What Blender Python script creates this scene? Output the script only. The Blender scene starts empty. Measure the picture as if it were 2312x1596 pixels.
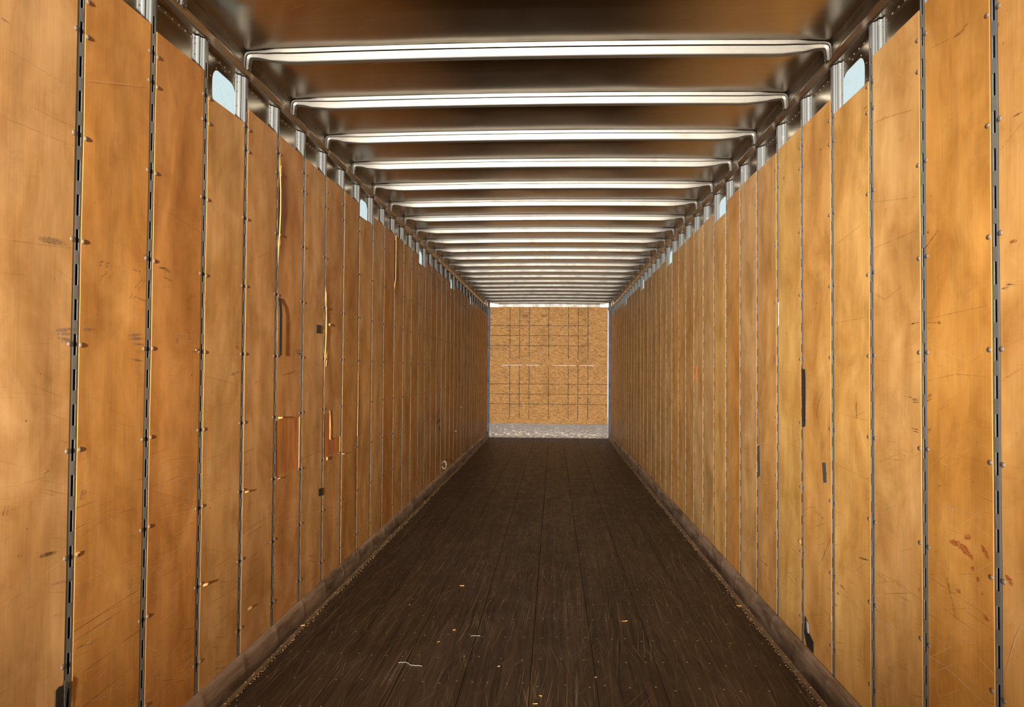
import bpy, bmesh, math, random
from mathutils import Vector, Matrix, noise
random.seed(7)
S = bpy.context.scene
COL = S.collection

# ------------------------------------------------------------------ camera
FPX = 1691.9
yaw, pitch, roll = 0.05598, 0.02349, 0.00696
Rr = Vector((math.cos(yaw), math.sin(yaw), 0))
U = Vector((math.sin(yaw) * math.sin(pitch), -math.cos(yaw) * math.sin(pitch), math.cos(pitch)))
Fw = Vector((-math.sin(yaw) * math.cos(pitch), math.cos(yaw) * math.cos(pitch), math.sin(pitch)))
R2 = Rr * math.cos(roll) + U * math.sin(roll)
U2 = U * math.cos(roll) - Rr * math.sin(roll)
cd = bpy.data.cameras.new('camera')
cam = bpy.data.objects.new('camera', cd)
COL.objects.link(cam)
cd.sensor_width = 36
cd.lens = FPX * 36 / 2312
cd.clip_start = 0.02
m = Matrix.Identity(4)
for i in range(3):
    m[i][0] = R2[i]; m[i][1] = U2[i]; m[i][2] = -Fw[i]
m[0][3], m[1][3], m[2][3] = 0, 0, 1.431
cam.matrix_world = m
S.camera = cam

# ------------------------------------------------------------------ world, lamps, exposure
W = bpy.data.worlds.new('sky')
S.world = W
W.use_nodes = True
wb = W.node_tree.nodes['Background']
wb.inputs[0].default_value = (0.91, 0.96, 1.0, 1)
wb.inputs[1].default_value = 1.12

def area(name, loc, rot, sx, sy, power, col=(1, 1, 1), portal=False):
    d = bpy.data.lights.new(name, 'AREA')
    d.shape = 'RECTANGLE'; d.size = sx; d.size_y = sy; d.energy = power; d.color = col
    if portal:
        d.cycles.is_portal = True
    o = bpy.data.objects.new(name, d); COL.objects.link(o)
    o.location = loc; o.rotation_euler = rot
    return o
# the open rear doorway (portal only guides the sampling of the sky)
area('doorway_portal', (-0.108, -0.75, 1.45), (math.pi / 2, 0, 0), 2.6, 2.8, 1, portal=True)
# work lamp on a stand on the dock behind the camera, aimed down the trailer
ld = bpy.data.lights.new('dock_lamp', 'SPOT')
ld.energy = 13000; ld.spot_size = math.radians(37); ld.spot_blend = 1.0; ld.shadow_soft_size = 0.09
ld.color = (1.0, 0.93, 0.84)
lo = bpy.data.objects.new('dock_lamp', ld); COL.objects.link(lo)
lo.location = (-0.70, -4.5, 1.60)
lo.rotation_euler = (Vector((0.5, 16.0, 2.15)) - lo.location).to_track_quat('-Z', 'Y').to_euler()

vs = S.view_settings
vs.view_transform = 'Standard'; vs.look = 'None'; vs.gamma = 1.0; vs.use_curve_mapping = False
vs.exposure = 0.0

# ------------------------------------------------------------------ dimensions (metres; x across, y into the trailer, z up)
XL, XR = -1.437, 1.220          # inner faces of the plywood
DEP = 0.030                     # plywood face to outer skin
PIT = 0.4064
YL0, YR0 = 2.1515, 2.1200       # first post in view on each side (refined below)
YL0, YR0 = 2.177, 2.1455
YB = 16.164                     # inner face of the front wall
YD = -0.75                      # rear door opening
N0, N1 = -7, 34
HT = 2.880                      # ceiling edge
RAILB = 2.791
XC = (XL + XR) / 2
HW = (XR - XL) / 2

# ------------------------------------------------------------------ mesh helpers
class MB:
    def __init__(s):
        s.v = []; s.f = []; s.mi = []; s.sm = []
    def vert(s, x, y, z):
        s.v.append((x, y, z)); return len(s.v) - 1
    def face(s, ids, mi=0, smooth=False):
        s.f.append(tuple(ids)); s.mi.append(mi); s.sm.append(smooth)
    def box(s, a, b, mi=0):
        x0, y0, z0 = a; x1, y1, z1 = b
        i = [s.vert(*p) for p in ((x0, y0, z0), (x1, y0, z0), (x1, y1, z0), (x0, y1, z0), (x0, y0, z1), (x1, y0, z1), (x1, y1, z1), (x0, y1, z1))]
        for q in ((0, 3, 2, 1), (4, 5, 6, 7), (0, 1, 5, 4), (1, 2, 6, 5), (2, 3, 7, 6), (3, 0, 4, 7)):
            s.face([i[k] for k in q], mi)
    def grid(s, pts, mi=0, smooth=False, flip=False):
        """pts[r][c] of xyz"""
        ids = [[s.vert(*p) for p in row] for row in pts]
        for r in range(len(ids) - 1):
            for c in range(len(ids[0]) - 1):
                q = [ids[r][c], ids[r][c + 1], ids[r + 1][c + 1], ids[r + 1][c]]
                s.face(q[::-1] if flip else q, mi, smooth)
        return ids
    def dome(s, c, n, r, h, seg=8, mi=0):
        """rivet head: centre c, outward axis n"""
        n = Vector(n).normalized(); c = Vector(c)
        a = n.orthogonal().normalized(); b = n.cross(a)
        rings = []
        for rr, hh in ((1.0, 0.0), (0.86, 0.55), (0.5, 0.92)):
            rings.append([s.vert(*(c + (a * math.cos(t) + b * math.sin(t)) * r * rr + n * h * hh)) for t in [2 * math.pi * k / seg for k in range(seg)]])
        for q in range(2):
            for k in range(seg):
                s.face([rings[q][k], rings[q][(k + 1) % seg], rings[q + 1][(k + 1) % seg], rings[q + 1][k]], mi, True)
        s.face(rings[2], mi, True)
    def mesh(s, name, mats, weld=False):
        me = bpy.data.meshes.new(name)
        me.from_pydata(s.v, [], s.f)
        for mt in mats: me.materials.append(mt)
        me.polygons.foreach_set('material_index', s.mi)
        me.polygons.foreach_set('use_smooth', s.sm)
        if weld:
            b = bmesh.new(); b.from_mesh(me)
            bmesh.ops.remove_doubles(b, verts=b.verts, dist=1e-5)
            b.to_mesh(me); b.free()
        me.update()
        return me

def put(name, me, parent=None, loc=(0, 0, 0), rot=(0, 0, 0)):
    o = bpy.data.objects.new(name, me); COL.objects.link(o)
    o.location = loc; o.rotation_euler = rot
    if parent is not None: o.parent = parent
    return o
def empty(name, loc=(0, 0, 0)):
    o = bpy.data.objects.new(name, None); COL.objects.link(o); o.location = loc; o.empty_display_size = 0.1
    return o
def struct(o, label=None):
    o['kind'] = 'structure'
    if label: o['label'] = label
    return o
def tag(o, label, cat, group=None):
    o['label'] = label; o['category'] = cat
    if group: o['group'] = group
    return o

# ------------------------------------------------------------------ node helpers
class NT:
    def __init__(s, name):
        s.m = bpy.data.materials.new(name); s.m.use_nodes = True
        s.t = s.m.node_tree; s.b = s.t.nodes['Principled BSDF']; s.out = s.t.nodes['Material Output']
    def n(s, typ, **kw):
        x = s.t.nodes.new(typ)
        for k, v in kw.items(): setattr(x, k, v)
        return x
    def l(s, a, b): s.t.links.new(a, b)
    def inp(s, sock, v):
        if isinstance(v, bpy.types.NodeSocket): s.l(v, sock)
        elif isinstance(v, (tuple, list)) and sock.type == 'RGBA' and len(v) == 3: sock.default_value = (*v, 1)
        else: sock.default_value = v
    def math(s, op, a, b=0.0, c=None, clamp=False):
        x = s.n('ShaderNodeMath', operation=op); x.use_clamp = clamp
        s.inp(x.inputs[0], a); s.inp(x.inputs[1], b)
        if c is not None: s.inp(x.inputs[2], c)
        return x.outputs[0]
    def vmath(s, op, a, b):
        x = s.n('ShaderNodeVectorMath', operation=op)
        s.inp(x.inputs[0], a); s.inp(x.inputs[1], b)
        return x.outputs[0]
    def mapping(s, v, scale=(1, 1, 1), rot=(0, 0, 0), loc=(0, 0, 0)):
        x = s.n('ShaderNodeMapping'); s.l(v, x.inputs[0])
        x.inputs['Location'].default_value = loc; x.inputs['Rotation'].default_value = rot; x.inputs['Scale'].default_value = scale
        return x.outputs[0]
    def noise(s, v, scale=1.0, detail=3.0, rough=0.55, dist=0.0):
        x = s.n('ShaderNodeTexNoise'); s.l(v, x.inputs['Vector'])
        x.inputs['Scale'].default_value = scale; x.inputs['Detail'].default_value = detail
        x.inputs['Roughness'].default_value = rough; x.inputs['Distortion'].default_value = dist
        return x.outputs['Fac']
    def ramp(s, f, a, b, ca=0.0, cb=1.0):
        x = s.n('ShaderNodeMapRange'); x.clamp = True
        s.l(f, x.inputs[0]); x.inputs[1].default_value = a; x.inputs[2].default_value = b
        x.inputs[3].default_value = ca; x.inputs[4].default_value = cb
        return x.outputs[0]
    def mix(s, f, a, b, mode='MIX'):
        x = s.n('ShaderNodeMix', data_type='RGBA', blend_type=mode)
        s.inp(x.inputs[0], f); s.inp(x.inputs[6], a); s.inp(x.inputs[7], b)
        return x.outputs[2]
    def bump(s, h, strength=0.3, dist=0.002, normal=None):
        x = s.n('ShaderNodeBump'); x.inputs['Strength'].default_value = strength; x.inputs['Distance'].default_value = dist
        s.l(h, x.inputs['Height'])
        if normal is not None: s.l(normal, x.inputs['Normal'])
        return x.outputs[0]
    def coords(s, offset=True):
        tc = s.n('ShaderNodeTexCoord'); v = tc.outputs['Object']
        if offset:
            oi = s.n('ShaderNodeObjectInfo')
            k = s.math('MULTIPLY', oi.outputs['Random'], 97.0)
            cx = s.n('ShaderNodeCombineXYZ'); s.l(k, cx.inputs[0]); s.l(k, cx.inputs[1]); s.l(k, cx.inputs[2])
            v = s.vmath('ADD', v, cx.outputs[0])
        return v
    def set(s, **kw):
        names = {'col': 'Base Color', 'rough': 'Roughness', 'metal': 'Metallic', 'normal': 'Normal', 'spec': 'Specular IOR Level', 'alpha': 'Alpha', 'coat': 'Coat Weight', 'coat_rough': 'Coat Roughness'}
        for k, v in kw.items(): s.inp(s.b.inputs[names[k]], v)
        return s.m

def srgb(r, g, b):
    f = lambda c: (c / 255 / 12.92) if c / 255 <= 0.04045 else ((c / 255 + 0.055) / 1.055) ** 2.4
    return (f(r), f(g), f(b))

# ---- plywood: rotary-cut tan veneer, scratched along the trailer; x is thin, y along, z up
def mat_ply():
    t = NT('plywood')
    v = t.coords()
    tc = t.n('ShaderNodeTexCoord').outputs['Object']
    oc = t.n('ShaderNodeObjectInfo').outputs['Color']
    grain = t.noise(t.mapping(v, (1, 90, 3.0)), 1.0, 4, 0.6, 0.4)
    fine = t.noise(t.mapping(v, (1, 420, 9)), 1.0, 2, 0.6)
    band = t.noise(t.mapping(v, (1, 6, 1.8)), 1.0, 3, 0.55, 0.9)
    blot = t.noise(t.mapping(v, (1, 4.0, 3.0)), 1.0, 4, 0.6, 0.5)
    g = t.math('ADD', t.ramp(grain, 0.3, 0.7, -0.06, 0.06), t.ramp(fine, 0.3, 0.7, -0.05, 0.05))
    g = t.math('ADD', g, t.ramp(band, 0.3, 0.7, -0.10, 0.09))
    g = t.math('ADD', g, t.ramp(blot, 0.3, 0.7, -0.26, 0.22))
    g = t.math('ADD', g, 1.0)
    comb = t.n('ShaderNodeCombineColor'); t.l(g, comb.inputs[0]); t.l(g, comb.inputs[1]); t.l(g, comb.inputs[2])
    # redder where the band is dark, yellower where light
    warm = t.mix(t.ramp(blot, 0.35, 0.65), (1.04, 0.92, 0.74), (1.0, 1.02, 1.08))
    col = t.mix(1.0, oc, comb.outputs[0], 'MULTIPLY')
    col = t.mix(1.0, col, warm, 'MULTIPLY')
    # grime clouds
    gr = t.noise(t.mapping(v, (1, 6, 7)), 1.0, 5, 0.7, 0.3)
    col = t.mix(t.ramp(gr, 0.56, 0.80, 0, 0.35), col, srgb(120, 88, 55))
    # scratches, two families of direction, dark and light
    sep = t.n('ShaderNodeSeparateXYZ'); t.l(tc, sep.inputs[0])
    low = t.ramp(sep.outputs[2], 1.9, 0.2, 0.12, 1.0)
    tot = None
    hgt = t.math('MULTIPLY', grain, 0.25)
    for k, (ang, sc, thr, c, amt) in enumerate((
            (0.55, (1, 2.4, 230), 0.675, srgb(228, 180, 122), 0.6),
            (0.10, (1, 2.2, 190), 0.665, srgb(226, 176, 118), 0.55),
            (-0.22, (1, 3.0, 160), 0.675, srgb(228, 178, 120), 0.6),
            (0.30, (1, 2.6, 210), 0.68, srgb(92, 58, 28), 0.6),
            (-0.06, (1, 1.6, 150), 0.675, srgb(104, 68, 34), 0.65),
            (0.05, (1, 5.0, 260), 0.69, srgb(96, 66, 38), 0.7))):
        vv = t.mapping(t.mapping(v, (1, 1, 1), (ang, 0, 0)), sc, loc=(k * 7.7, 0, 0))
        s_ = t.noise(vv, 1.0, 2, 0.5, 0.15)
        mask = t.noise(t.mapping(v, (1, 3.5, 4.5), loc=(k * 3.1, 4, 0)), 1.0, 2)
        f = t.math('MULTIPLY', t.ramp(s_, thr, thr + 0.035), t.ramp(mask, 0.44, 0.56))
        f = t.math('MULTIPLY', t.math('MULTIPLY', f, amt), low)
        col = t.mix(f, col, c)
        hgt = t.math('SUBTRACT', hgt, t.math('MULTIPLY', f, 0.5))
    # small dark specks
    sp = t.noise(t.mapping(v, (1, 55, 55)), 1.0, 1)
    sm = t.noise(t.mapping(v, (1, 5, 5), loc=(3, 9, 1)), 1.0, 1)
    col = t.mix(t.math('MULTIPLY', t.ramp(sp, 0.76, 0.80, 0, 0.7), t.ramp(sm, 0.5, 0.6)), col, srgb(70, 48, 28))
    wav = t.noise(t.mapping(v, (1, 3.6, 1.5)), 1.0, 2, 0.45, 0.5)
    n1 = t.bump(wav, 0.45, 0.011)
    n2 = t.bump(hgt, 0.25, 0.0012, n1)
    rg = t.ramp(gr, 0.3, 0.7, 0.40, 0.58)
    return t.set(col=col, rough=rg, normal=n2, spec=0.25)

def mat_simple(name, col, rough=0.6, metal=0.0, var=0.15, scale=30, bump=0.0, stretch=(1, 1, 1), spec=0.5):
    t = NT(name); v = t.coords()
    nz = t.noise(t.mapping(v, stretch), scale, 4, 0.6)
    c = Vector(col)
    cc = t.mix(t.ramp(nz, 0.3, 0.7), tuple(c * (1 - var)), tuple(c * (1 + var)))
    kw = dict(col=cc, rough=rough, metal=metal, spec=spec)
    if bump: kw['normal'] = t.bump(nz, bump, 0.002)
    return t.set(**kw)

def mat_metal(name, c1, c2, r1, r2, stretch, scale=1.0, scratch=None, metal=1.0, bump=0.06, bscale=None, wave=0.0, wear=0.35):
    """brushed / galvanised sheet: colour and gloss vary with stretched noise"""
    t = NT(name); v = t.coords()
    a = t.noise(t.mapping(v, stretch), scale, 4, 0.6, 0.2)
    b = t.noise(v, 6.0, 5, 0.65, 0.4)
    col = t.mix(t.ramp(a, 0.3, 0.7), c1, c2)
    col = t.mix(t.ramp(b, 0.52, 0.72, 0, wear), col, tuple(Vector(c1) * 0.6))
    rg = t.ramp(b, 0.3, 0.7, r1, r2)
    nrm = t.bump(a, bump, 0.001)
    if wave:
        w_ = t.noise(t.mapping(v, (2.2, 2.6, 2.2)), 1.0, 1, 0.4)
        nrm = t.bump(w_, 1.0, wave, nrm)
    if scratch:
        s_ = t.noise(t.mapping(t.mapping(v, (1, 1, 1), (0.3, 0.2, 0.5)), scratch), 1.0, 2)
        f = t.ramp(s_, 0.70, 0.74, 0, 0.6)
        col = t.mix(f, col, (0.75, 0.72, 0.68)); 
    return t.set(col=col, rough=rg, metal=metal, normal=nrm)

M = {}
M['ply'] = mat_ply()
M['ply_edge'] = mat_simple('plywood_edge', srgb(190, 134, 68), 0.7, var=0.2, scale=60, stretch=(1, 1, 0.2))
M['ply_raw'] = mat_simple('torn_plywood', srgb(186, 118, 54), 0.75, var=0.3, scale=1, stretch=(1, 26, 5), bump=0.4)
M['splinter'] = mat_simple('fresh_splinter', srgb(205, 150, 90), 0.8, var=0.2, scale=40, stretch=(1, 1, 0.2))
M['post'] = mat_metal('galvanised_post', (0.24, 0.26, 0.26), (0.34, 0.36, 0.355), 0.30, 0.42, (30, 30, 2), scratch=(8, 90, 8), metal=0.5)
M['slot_lip'] = mat_simple('dimmed_slot_lip', (0.13, 0.125, 0.115), 0.6, 0.3, 0.2, 60)  # post metal, colour darkened to dim the lips that face the lamp
M['skin'] = mat_metal('bright_side_sheet', (0.44, 0.38, 0.29), (0.52, 0.45, 0.35), 0.16, 0.26, (1, 3, 40), wave=0.010)
M['roof'] = mat_metal('roof_sheet', (0.40, 0.335, 0.25), (0.45, 0.38, 0.285), 0.22, 0.26, (3, 60, 3), scratch=(6, 120, 3), wave=0.004, wear=0.06, bump=0.02)
M['rail'] = mat_metal('top_rail_metal', (0.36, 0.31, 0.24), (0.60, 0.53, 0.43), 0.24, 0.40, (60, 3, 60), scratch=(30, 5, 60), bump=0.15, wave=0.006)
M['bow'] = mat_metal('galvanised_bow', (0.128, 0.119, 0.102), (0.175, 0.163, 0.140), 0.36, 0.48, (3, 90, 90), bump=0.1, metal=0.6)
M['rivet'] = mat_simple('rivet_steel', (0.25, 0.205, 0.17), 0.55, 0.6, 0.3, 300)
M['rivet_bright'] = mat_simple('bright_rivet', (0.9, 0.82, 0.72), 0.32, 1.0, 0.1, 300)
M['void'] = mat_simple('slot_shade_floor_base', (0.012, 0.011, 0.010), 0.9, 0, 0.3, 90, spec=0.1)  # near-black colour painting the shade inside post slots; also the floor base
M['tape'] = mat_simple('dark_tape', (0.030, 0.026, 0.022), 0.45, 0, 0.3, 60, bump=0.3)
M['tape_grey'] = mat_simple('grey_tape', (0.10, 0.085, 0.07), 0.5, 0, 0.3, 60, bump=0.3)
M['white'] = mat_simple('pale_plastic', (0.62, 0.60, 0.58), 0.5, 0, 0.15, 60, bump=0.2)
M['orange'] = mat_simple('orange_ribbon', (0.85, 0.16, 0.02), 0.5, 0, 0.15, 60)
M['sawdust'] = mat_simple('sawdust_crumbs', srgb(176, 138, 92), 0.8, var=0.4, scale=90)
M['string'] = mat_simple('pale_string', (0.50, 0.46, 0.40), 0.7, 0, 0.2, 200)
M['dark_post'] = mat_metal('corner_steel', (0.05, 0.06, 0.075), (0.10, 0.115, 0.14), 0.5, 0.7, (30, 30, 2), metal=0.3)
M['bright_al'] = mat_metal('bright_aluminium', (0.24, 0.228, 0.205), (0.32, 0.305, 0.28), 0.4, 0.55, (3, 40, 60), bump=0.08)

def mark_mat(name, col, soft):
    t = NT(name); v = t.coords()
    nz = t.noise(t.mapping(v, (1, 0.45, 1)), 190, 5, 0.75)
    nz2 = t.noise(v, 30, 2, 0.6)
    a = t.math('MULTIPLY', t.ramp(nz, 0.38, 0.60), t.ramp(nz2, 0.30, 0.5, 0.35, 1.0))
    return t.set(col=col, rough=0.6, alpha=t.math('MULTIPLY', a, soft))
MK = {'blue': ((0.06, 0.11, 0.17), .55), 'navy': ((0.02, 0.05, 0.10), .95), 'dark': ((0.03, 0.022, 0.016), .85), 'grey': ((0.10, 0.085, 0.07), .6),
      'pink': ((0.62, 0.30, 0.18), .8), 'pale': ((0.72, 0.48, 0.27), .7), 'brown': ((0.22, 0.11, 0.04), .38), 'red': ((0.42, 0.055, 0.015), .75),
      'rust': ((0.38, 0.08, 0.01), .95), 'white': ((0.75, 0.62, 0.50), .85), 'yellow': ((0.70, 0.42, 0.06), .7), 'burn': ((0.22, 0.07, 0.012), .75),
      'smudge': ((0.03, 0.024, 0.018), .7)}
MK = {k: mark_mat('mark_' + k, *v) for k, v in MK.items()}

# ---- floor boards
def mat_floor():
    t = NT('worn_floorboard')
    v = t.coords(False)
    oi = t.n('ShaderNodeObjectInfo')
    sep = t.n('ShaderNodeSeparateXYZ'); t.l(v, sep.inputs[0])
    # laminated strips about 30 mm wide along the trailer
    sx = t.math('FLOOR', t.math('MULTIPLY', sep.outputs[0], 33.0))
    sy = t.math('FLOOR', t.math('ADD', t.math('MULTIPLY', sep.outputs[1], 0.8), t.math('MULTIPLY', sx, 0.37)))
    cx = t.n('ShaderNodeCombineXYZ'); t.l(sx, cx.inputs[0]); t.l(sy, cx.inputs[1])
    wn = t.n('ShaderNodeTexWhiteNoise'); t.l(cx.outputs[0], wn.inputs['Vector'])
    st = wn.outputs['Value']
    lam = t.math('FRACT', t.math('MULTIPLY', sep.outputs[0], 33.0))
    edge = t.ramp(t.math('ABSOLUTE', t.math('SUBTRACT', lam, 0.5)), 0.44, 0.5)
    streak = t.noise(t.mapping(v, (70, 1.3, 1)), 1.0, 5, 0.65, 0.2)
    fine = t.noise(t.mapping(v, (260, 5, 1)), 1.0, 3, 0.6)
    blot = t.noise(t.mapping(v, (1.6, 1.0, 1)), 1.0, 5, 0.6, 0.6)
    g = t.math('ADD', t.ramp(streak, 0.3, 0.7, -0.48, 0.48), t.ramp(fine, 0.3, 0.7, -0.22, 0.22))
    g = t.math('ADD', g, t.ramp(st, 0, 1, -0.24, 0.24))
    g = t.math('ADD', g, t.ramp(blot, 0.3, 0.7, -0.28, 0.28))
    g = t.math('ADD', g, t.ramp(oi.outputs['Random'], 0, 1, 0.90, 1.10))
    comb = t.n('ShaderNodeCombineColor')
    for i in range(3): t.l(g, comb.inputs[i])
    base = t.mix(t.ramp(blot, 0.35, 0.65), srgb(56, 42, 26), srgb(56, 43, 31))
    col = t.mix(1.0, base, comb.outputs[0], 'MULTIPLY')
    col = t.mix(t.math('MULTIPLY', edge, 0.35), col, (0.02, 0.013, 0.009))
    # pale scrapes
    for k, (ang, sc, thr, amt) in enumerate(((0.10, (150, 1.6, 1), 0.635, 0.6), (-0.16, (170, 2.0, 1), 0.645, 0.6), (0.5, (190, 2.4, 1), 0.66, 0.6), (0.03, (120, 1.0, 1), 0.63, 0.55))):
        s_ = t.noise(t.mapping(t.mapping(v, (1, 1, 1), (0, 0, ang)), sc, loc=(k * 5.3, k, 0)), 1.0, 2, 0.5, 0.1)
        mk = t.noise(t.mapping(v, (2.5, 1.4, 1), loc=(k * 3.7, 0, 0)), 1.0, 3)
        f = t.math('MULTIPLY', t.ramp(s_, thr, thr + 0.03, 0, amt), t.ramp(mk, 0.40, 0.52))
        col = t.mix(t.math('MULTIPLY', f, 0.7), col, srgb(134, 110, 84))
    dst = t.noise(t.mapping(v, (9, 5, 1)), 1.0, 5, 0.7, 0.5)
    col = t.mix(t.ramp(dst, 0.60, 0.74, 0, 0.30), col, srgb(104, 90, 78))
    dk = t.noise(t.mapping(v, (14, 4, 1), loc=(4, 4, 0)), 1.0, 4, 0.7)
    col = t.mix(t.ramp(dk, 0.62, 0.72, 0, 0.6), col, srgb(30, 20, 14))
    nrm = t.bump(t.math('ADD', streak, t.math('MULTIPLY', edge, -0.6)), 0.35, 0.0015)
    return t.set(col=col, rough=t.ramp(dst, 0.3, 0.7, 0.42, 0.62), normal=nrm, spec=0.3)
M['floor'] = mat_floor()

# ---- the worn sheet-metal cove along the wall foot
def mat_cove():
    t = NT('worn_cove_metal'); v = t.coords(False)
    a = t.noise(t.mapping(v, (60, 1.5, 60)), 1.0, 5, 0.65, 0.2)
    b = t.noise(t.mapping(v, (8, 2.2, 12)), 1.0, 5, 0.65, 0.4)
    c = t.noise(v, 160, 2)
    sep = t.n('ShaderNodeSeparateXYZ'); t.l(v, sep.inputs[0])
    col = t.mix(t.ramp(a, 0.3, 0.7), srgb(140, 118, 98), srgb(182, 158, 134))
    col = t.mix(t.ramp(b, 0.46, 0.66, 0, 0.7), col, srgb(78, 58, 40))
    low_dark = t.math('ADD', t.ramp(sep.outputs[2], 0.075, 0.02, 0, 0.75), t.ramp(b, 0.3, 0.7, -0.25, 0.25), clamp=True)  # darker brown towards the bottom, broken up by noise
    col = t.mix(low_dark, col, srgb(48, 34, 22))
    s_ = t.noise(t.mapping(v, (200, 4, 260)), 1.0, 2)
    f = t.math('MULTIPLY', t.ramp(s_, 0.66, 0.70), t.ramp(b, 0.45, 0.35))
    col = t.mix(t.math('MULTIPLY', f, 0.7), col, srgb(190, 172, 150))
    col = t.mix(t.ramp(c, 0.68, 0.75, 0, 0.5), col, srgb(40, 28, 18))
    return t.set(col=col, rough=t.ramp(b, 0.3, 0.7, 0.38, 0.6), metal=0.3, normal=t.bump(a, 0.2, 0.001))
M['cove'] = mat_cove()
M['ledge'] = mat_metal('floor_edge_strip', srgb(110, 88, 62), srgb(150, 124, 92), 0.5, 0.7, (60, 4, 10), metal=0.3, scratch=(90, 8, 90))

# ---- front wall board
def mat_osb():
    t = NT('strand_board'); v = t.coords(False)
    w = t.noise(v, 9, 2)
    vv = t.mapping(v, (1, 1, 1))
    def flakes(sx, sz, loc, ang):
        x = t.n('ShaderNodeTexVoronoi'); x.feature = 'F1'; x.distance = 'EUCLIDEAN'
        mp = t.mapping(t.mapping(vv, (1, 1, 1), (0, ang, 0)), (sx, 1, sz), loc=loc)
        ds = t.n('ShaderNodeVectorMath', operation='ADD'); t.l(mp, ds.inputs[0])
        nn = t.n('ShaderNodeTexNoise'); t.l(mp, nn.inputs['Vector']); nn.inputs['Scale'].default_value = 0.9
        t.l(nn.outputs['Color'], ds.inputs[1])
        t.l(ds.outputs[0], x.inputs['Vector']); x.inputs['Scale'].default_value = 1.0
        sp = t.n('ShaderNodeSeparateColor'); t.l(x.outputs['Color'], sp.inputs[0])
        return sp.outputs[0]
    f1 = flakes(20, 62, (0, 0, 0), 0.15); f2 = flakes(26, 84, (5, 1, 3), -0.35); f3 = flakes(36, 100, (2, 5, 3), 0.5)
    col = t.mix(f1, srgb(172, 122, 62), srgb(206, 154, 88))
    col = t.mix(t.ramp(f2, 0.55, 0.9, 0, 0.6), col, srgb(226, 176, 108))
    col = t.mix(t.ramp(f2, 0.12, 0.02, 0, 0.5), col, srgb(112, 68, 26))
    col = t.mix(t.ramp(f3, 0.10, 0.02, 0, 0.5), col, srgb(98, 58, 24))
    big = t.noise(v, 2.3, 4, 0.6)
    col = t.mix(t.ramp(big, 0.52, 0.72, 0, 0.35), col, srgb(120, 86, 50))
    sep = t.n('ShaderNodeSeparateXYZ'); t.l(v, sep.inputs[0])
    X, Z = sep.outputs[0], sep.outputs[2]
    tot = None
    zr = t.math('ADD', t.ramp(Z, 1.699, 1.701), t.ramp(Z, 1.556, 1.554))      # printed uprights stop short of the joint
    zr = t.math('MULTIPLY', t.math('MINIMUM', zr, 1.0), t.ramp(Z, 0.405, 0.407))
    for x0 in (-0.951, -0.742, -0.534, -0.115, 0.310, 0.517, 0.728):
        f = t.math('MULTIPLY', t.ramp(t.math('ABSOLUTE', t.math('SUBTRACT', X, x0)), 0.0095, 0.006), zr)
        tot = f if tot is None else t.math('MAXIMUM', tot, f)
    for z0 in (2.416, 2.200, 1.984, 1.155, 0.938, 0.725):
        f = t.ramp(t.math('ABSOLUTE', t.math('SUBTRACT', Z, z0)), 0.0085, 0.005)
        if z0 > 1.6: f = t.math('MULTIPLY', f, t.ramp(X, 0.79, 0.73))
        tot = t.math('MAXIMUM', tot, f)
    wear = t.ramp(t.noise(v, 14, 3), 0.35, 0.55, 0.45, 0.85)
    col = t.mix(t.math('MULTIPLY', tot, wear), col, srgb(46, 36, 26))
    return t.set(col=col, rough=0.72, normal=t.bump(f1, 0.3, 0.002))
M['osb'] = mat_osb()

def mat_scuff():
    t = NT('scuffed_front_plate'); v = t.coords(False)
    a = t.noise(t.mapping(v, (7, 1, 30)), 1.0, 5, 0.7)
    s_ = t.noise(t.mapping(v, (12, 1, 130)), 1.0, 3, 0.65, 0.3)
    sep = t.n('ShaderNodeSeparateXYZ'); t.l(v, sep.inputs[0])
    lowz = t.ramp(sep.outputs[2], 0.26, 0.05, -0.05, 0.06)
    f = t.ramp(t.math('ADD', s_, lowz), 0.60, 0.64)
    col = t.mix(t.ramp(a, 0.3, 0.7), srgb(98, 90, 86), srgb(128, 118, 110))
    col = t.mix(f, col, srgb(240, 225, 205))
    col = t.mix(t.ramp(sep.outputs[2], 0.07, 0.02, 0, 0.6), col, srgb(80, 60, 35))
    return t.set(col=col, rough=0.5, metal=0.3, normal=t.bump(a, 0.3, 0.002))
M['scuff'] = mat_scuff()

# ---- translucent light panels
def mat_window():
    t = NT('ribbed_translucent_panel'); v = t.coords(False)
    mp = t.mapping(v, (1, 1, 1), (-0.62, 0, 0))
    w = t.n('ShaderNodeTexWave'); t.l(mp, w.inputs[0]); w.bands_direction = 'Z'; w.inputs['Scale'].default_value = 55; w.inputs['Distortion'].default_value = 0.3
    nz = t.noise(v, 18, 3)
    col = t.mix(t.ramp(w.outputs['Fac'], 0.2, 0.8, 0, 1.0), (0.70, 0.80, 0.80), (0.95, 0.99, 0.98))
    col = t.mix(t.ramp(nz, 0.5, 0.7, 0, 0.25), col, (0.78, 0.80, 0.74))
    tr = t.n('ShaderNodeBsdfTranslucent'); t.l(col, tr.inputs[0])
    df = t.n('ShaderNodeBsdfDiffuse'); t.l(col, df.inputs[0])
    mx = t.n('ShaderNodeMixShader'); mx.inputs[0].default_value = 0.15
    t.l(tr.outputs[0], mx.inputs[1]); t.l(df.outputs[0], mx.inputs[2]); tp = t.n('ShaderNodeBsdfTransparent'); t.l(col, tp.inputs[0]); m2 = t.n('ShaderNodeMixShader'); m2.inputs[0].default_value = 0.88
    t.l(mx.outputs[0], m2.inputs[1]); t.l(tp.outputs[0], m2.inputs[2]); t.l(m2.outputs[0], t.out.inputs[0])
    return t.m
M['window'] = mat_window()
M['ground'] = mat_simple('yard_concrete', (0.36, 0.34, 0.31), 0.85, 0, 0.2, 0.7, bump=0.2)

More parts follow.
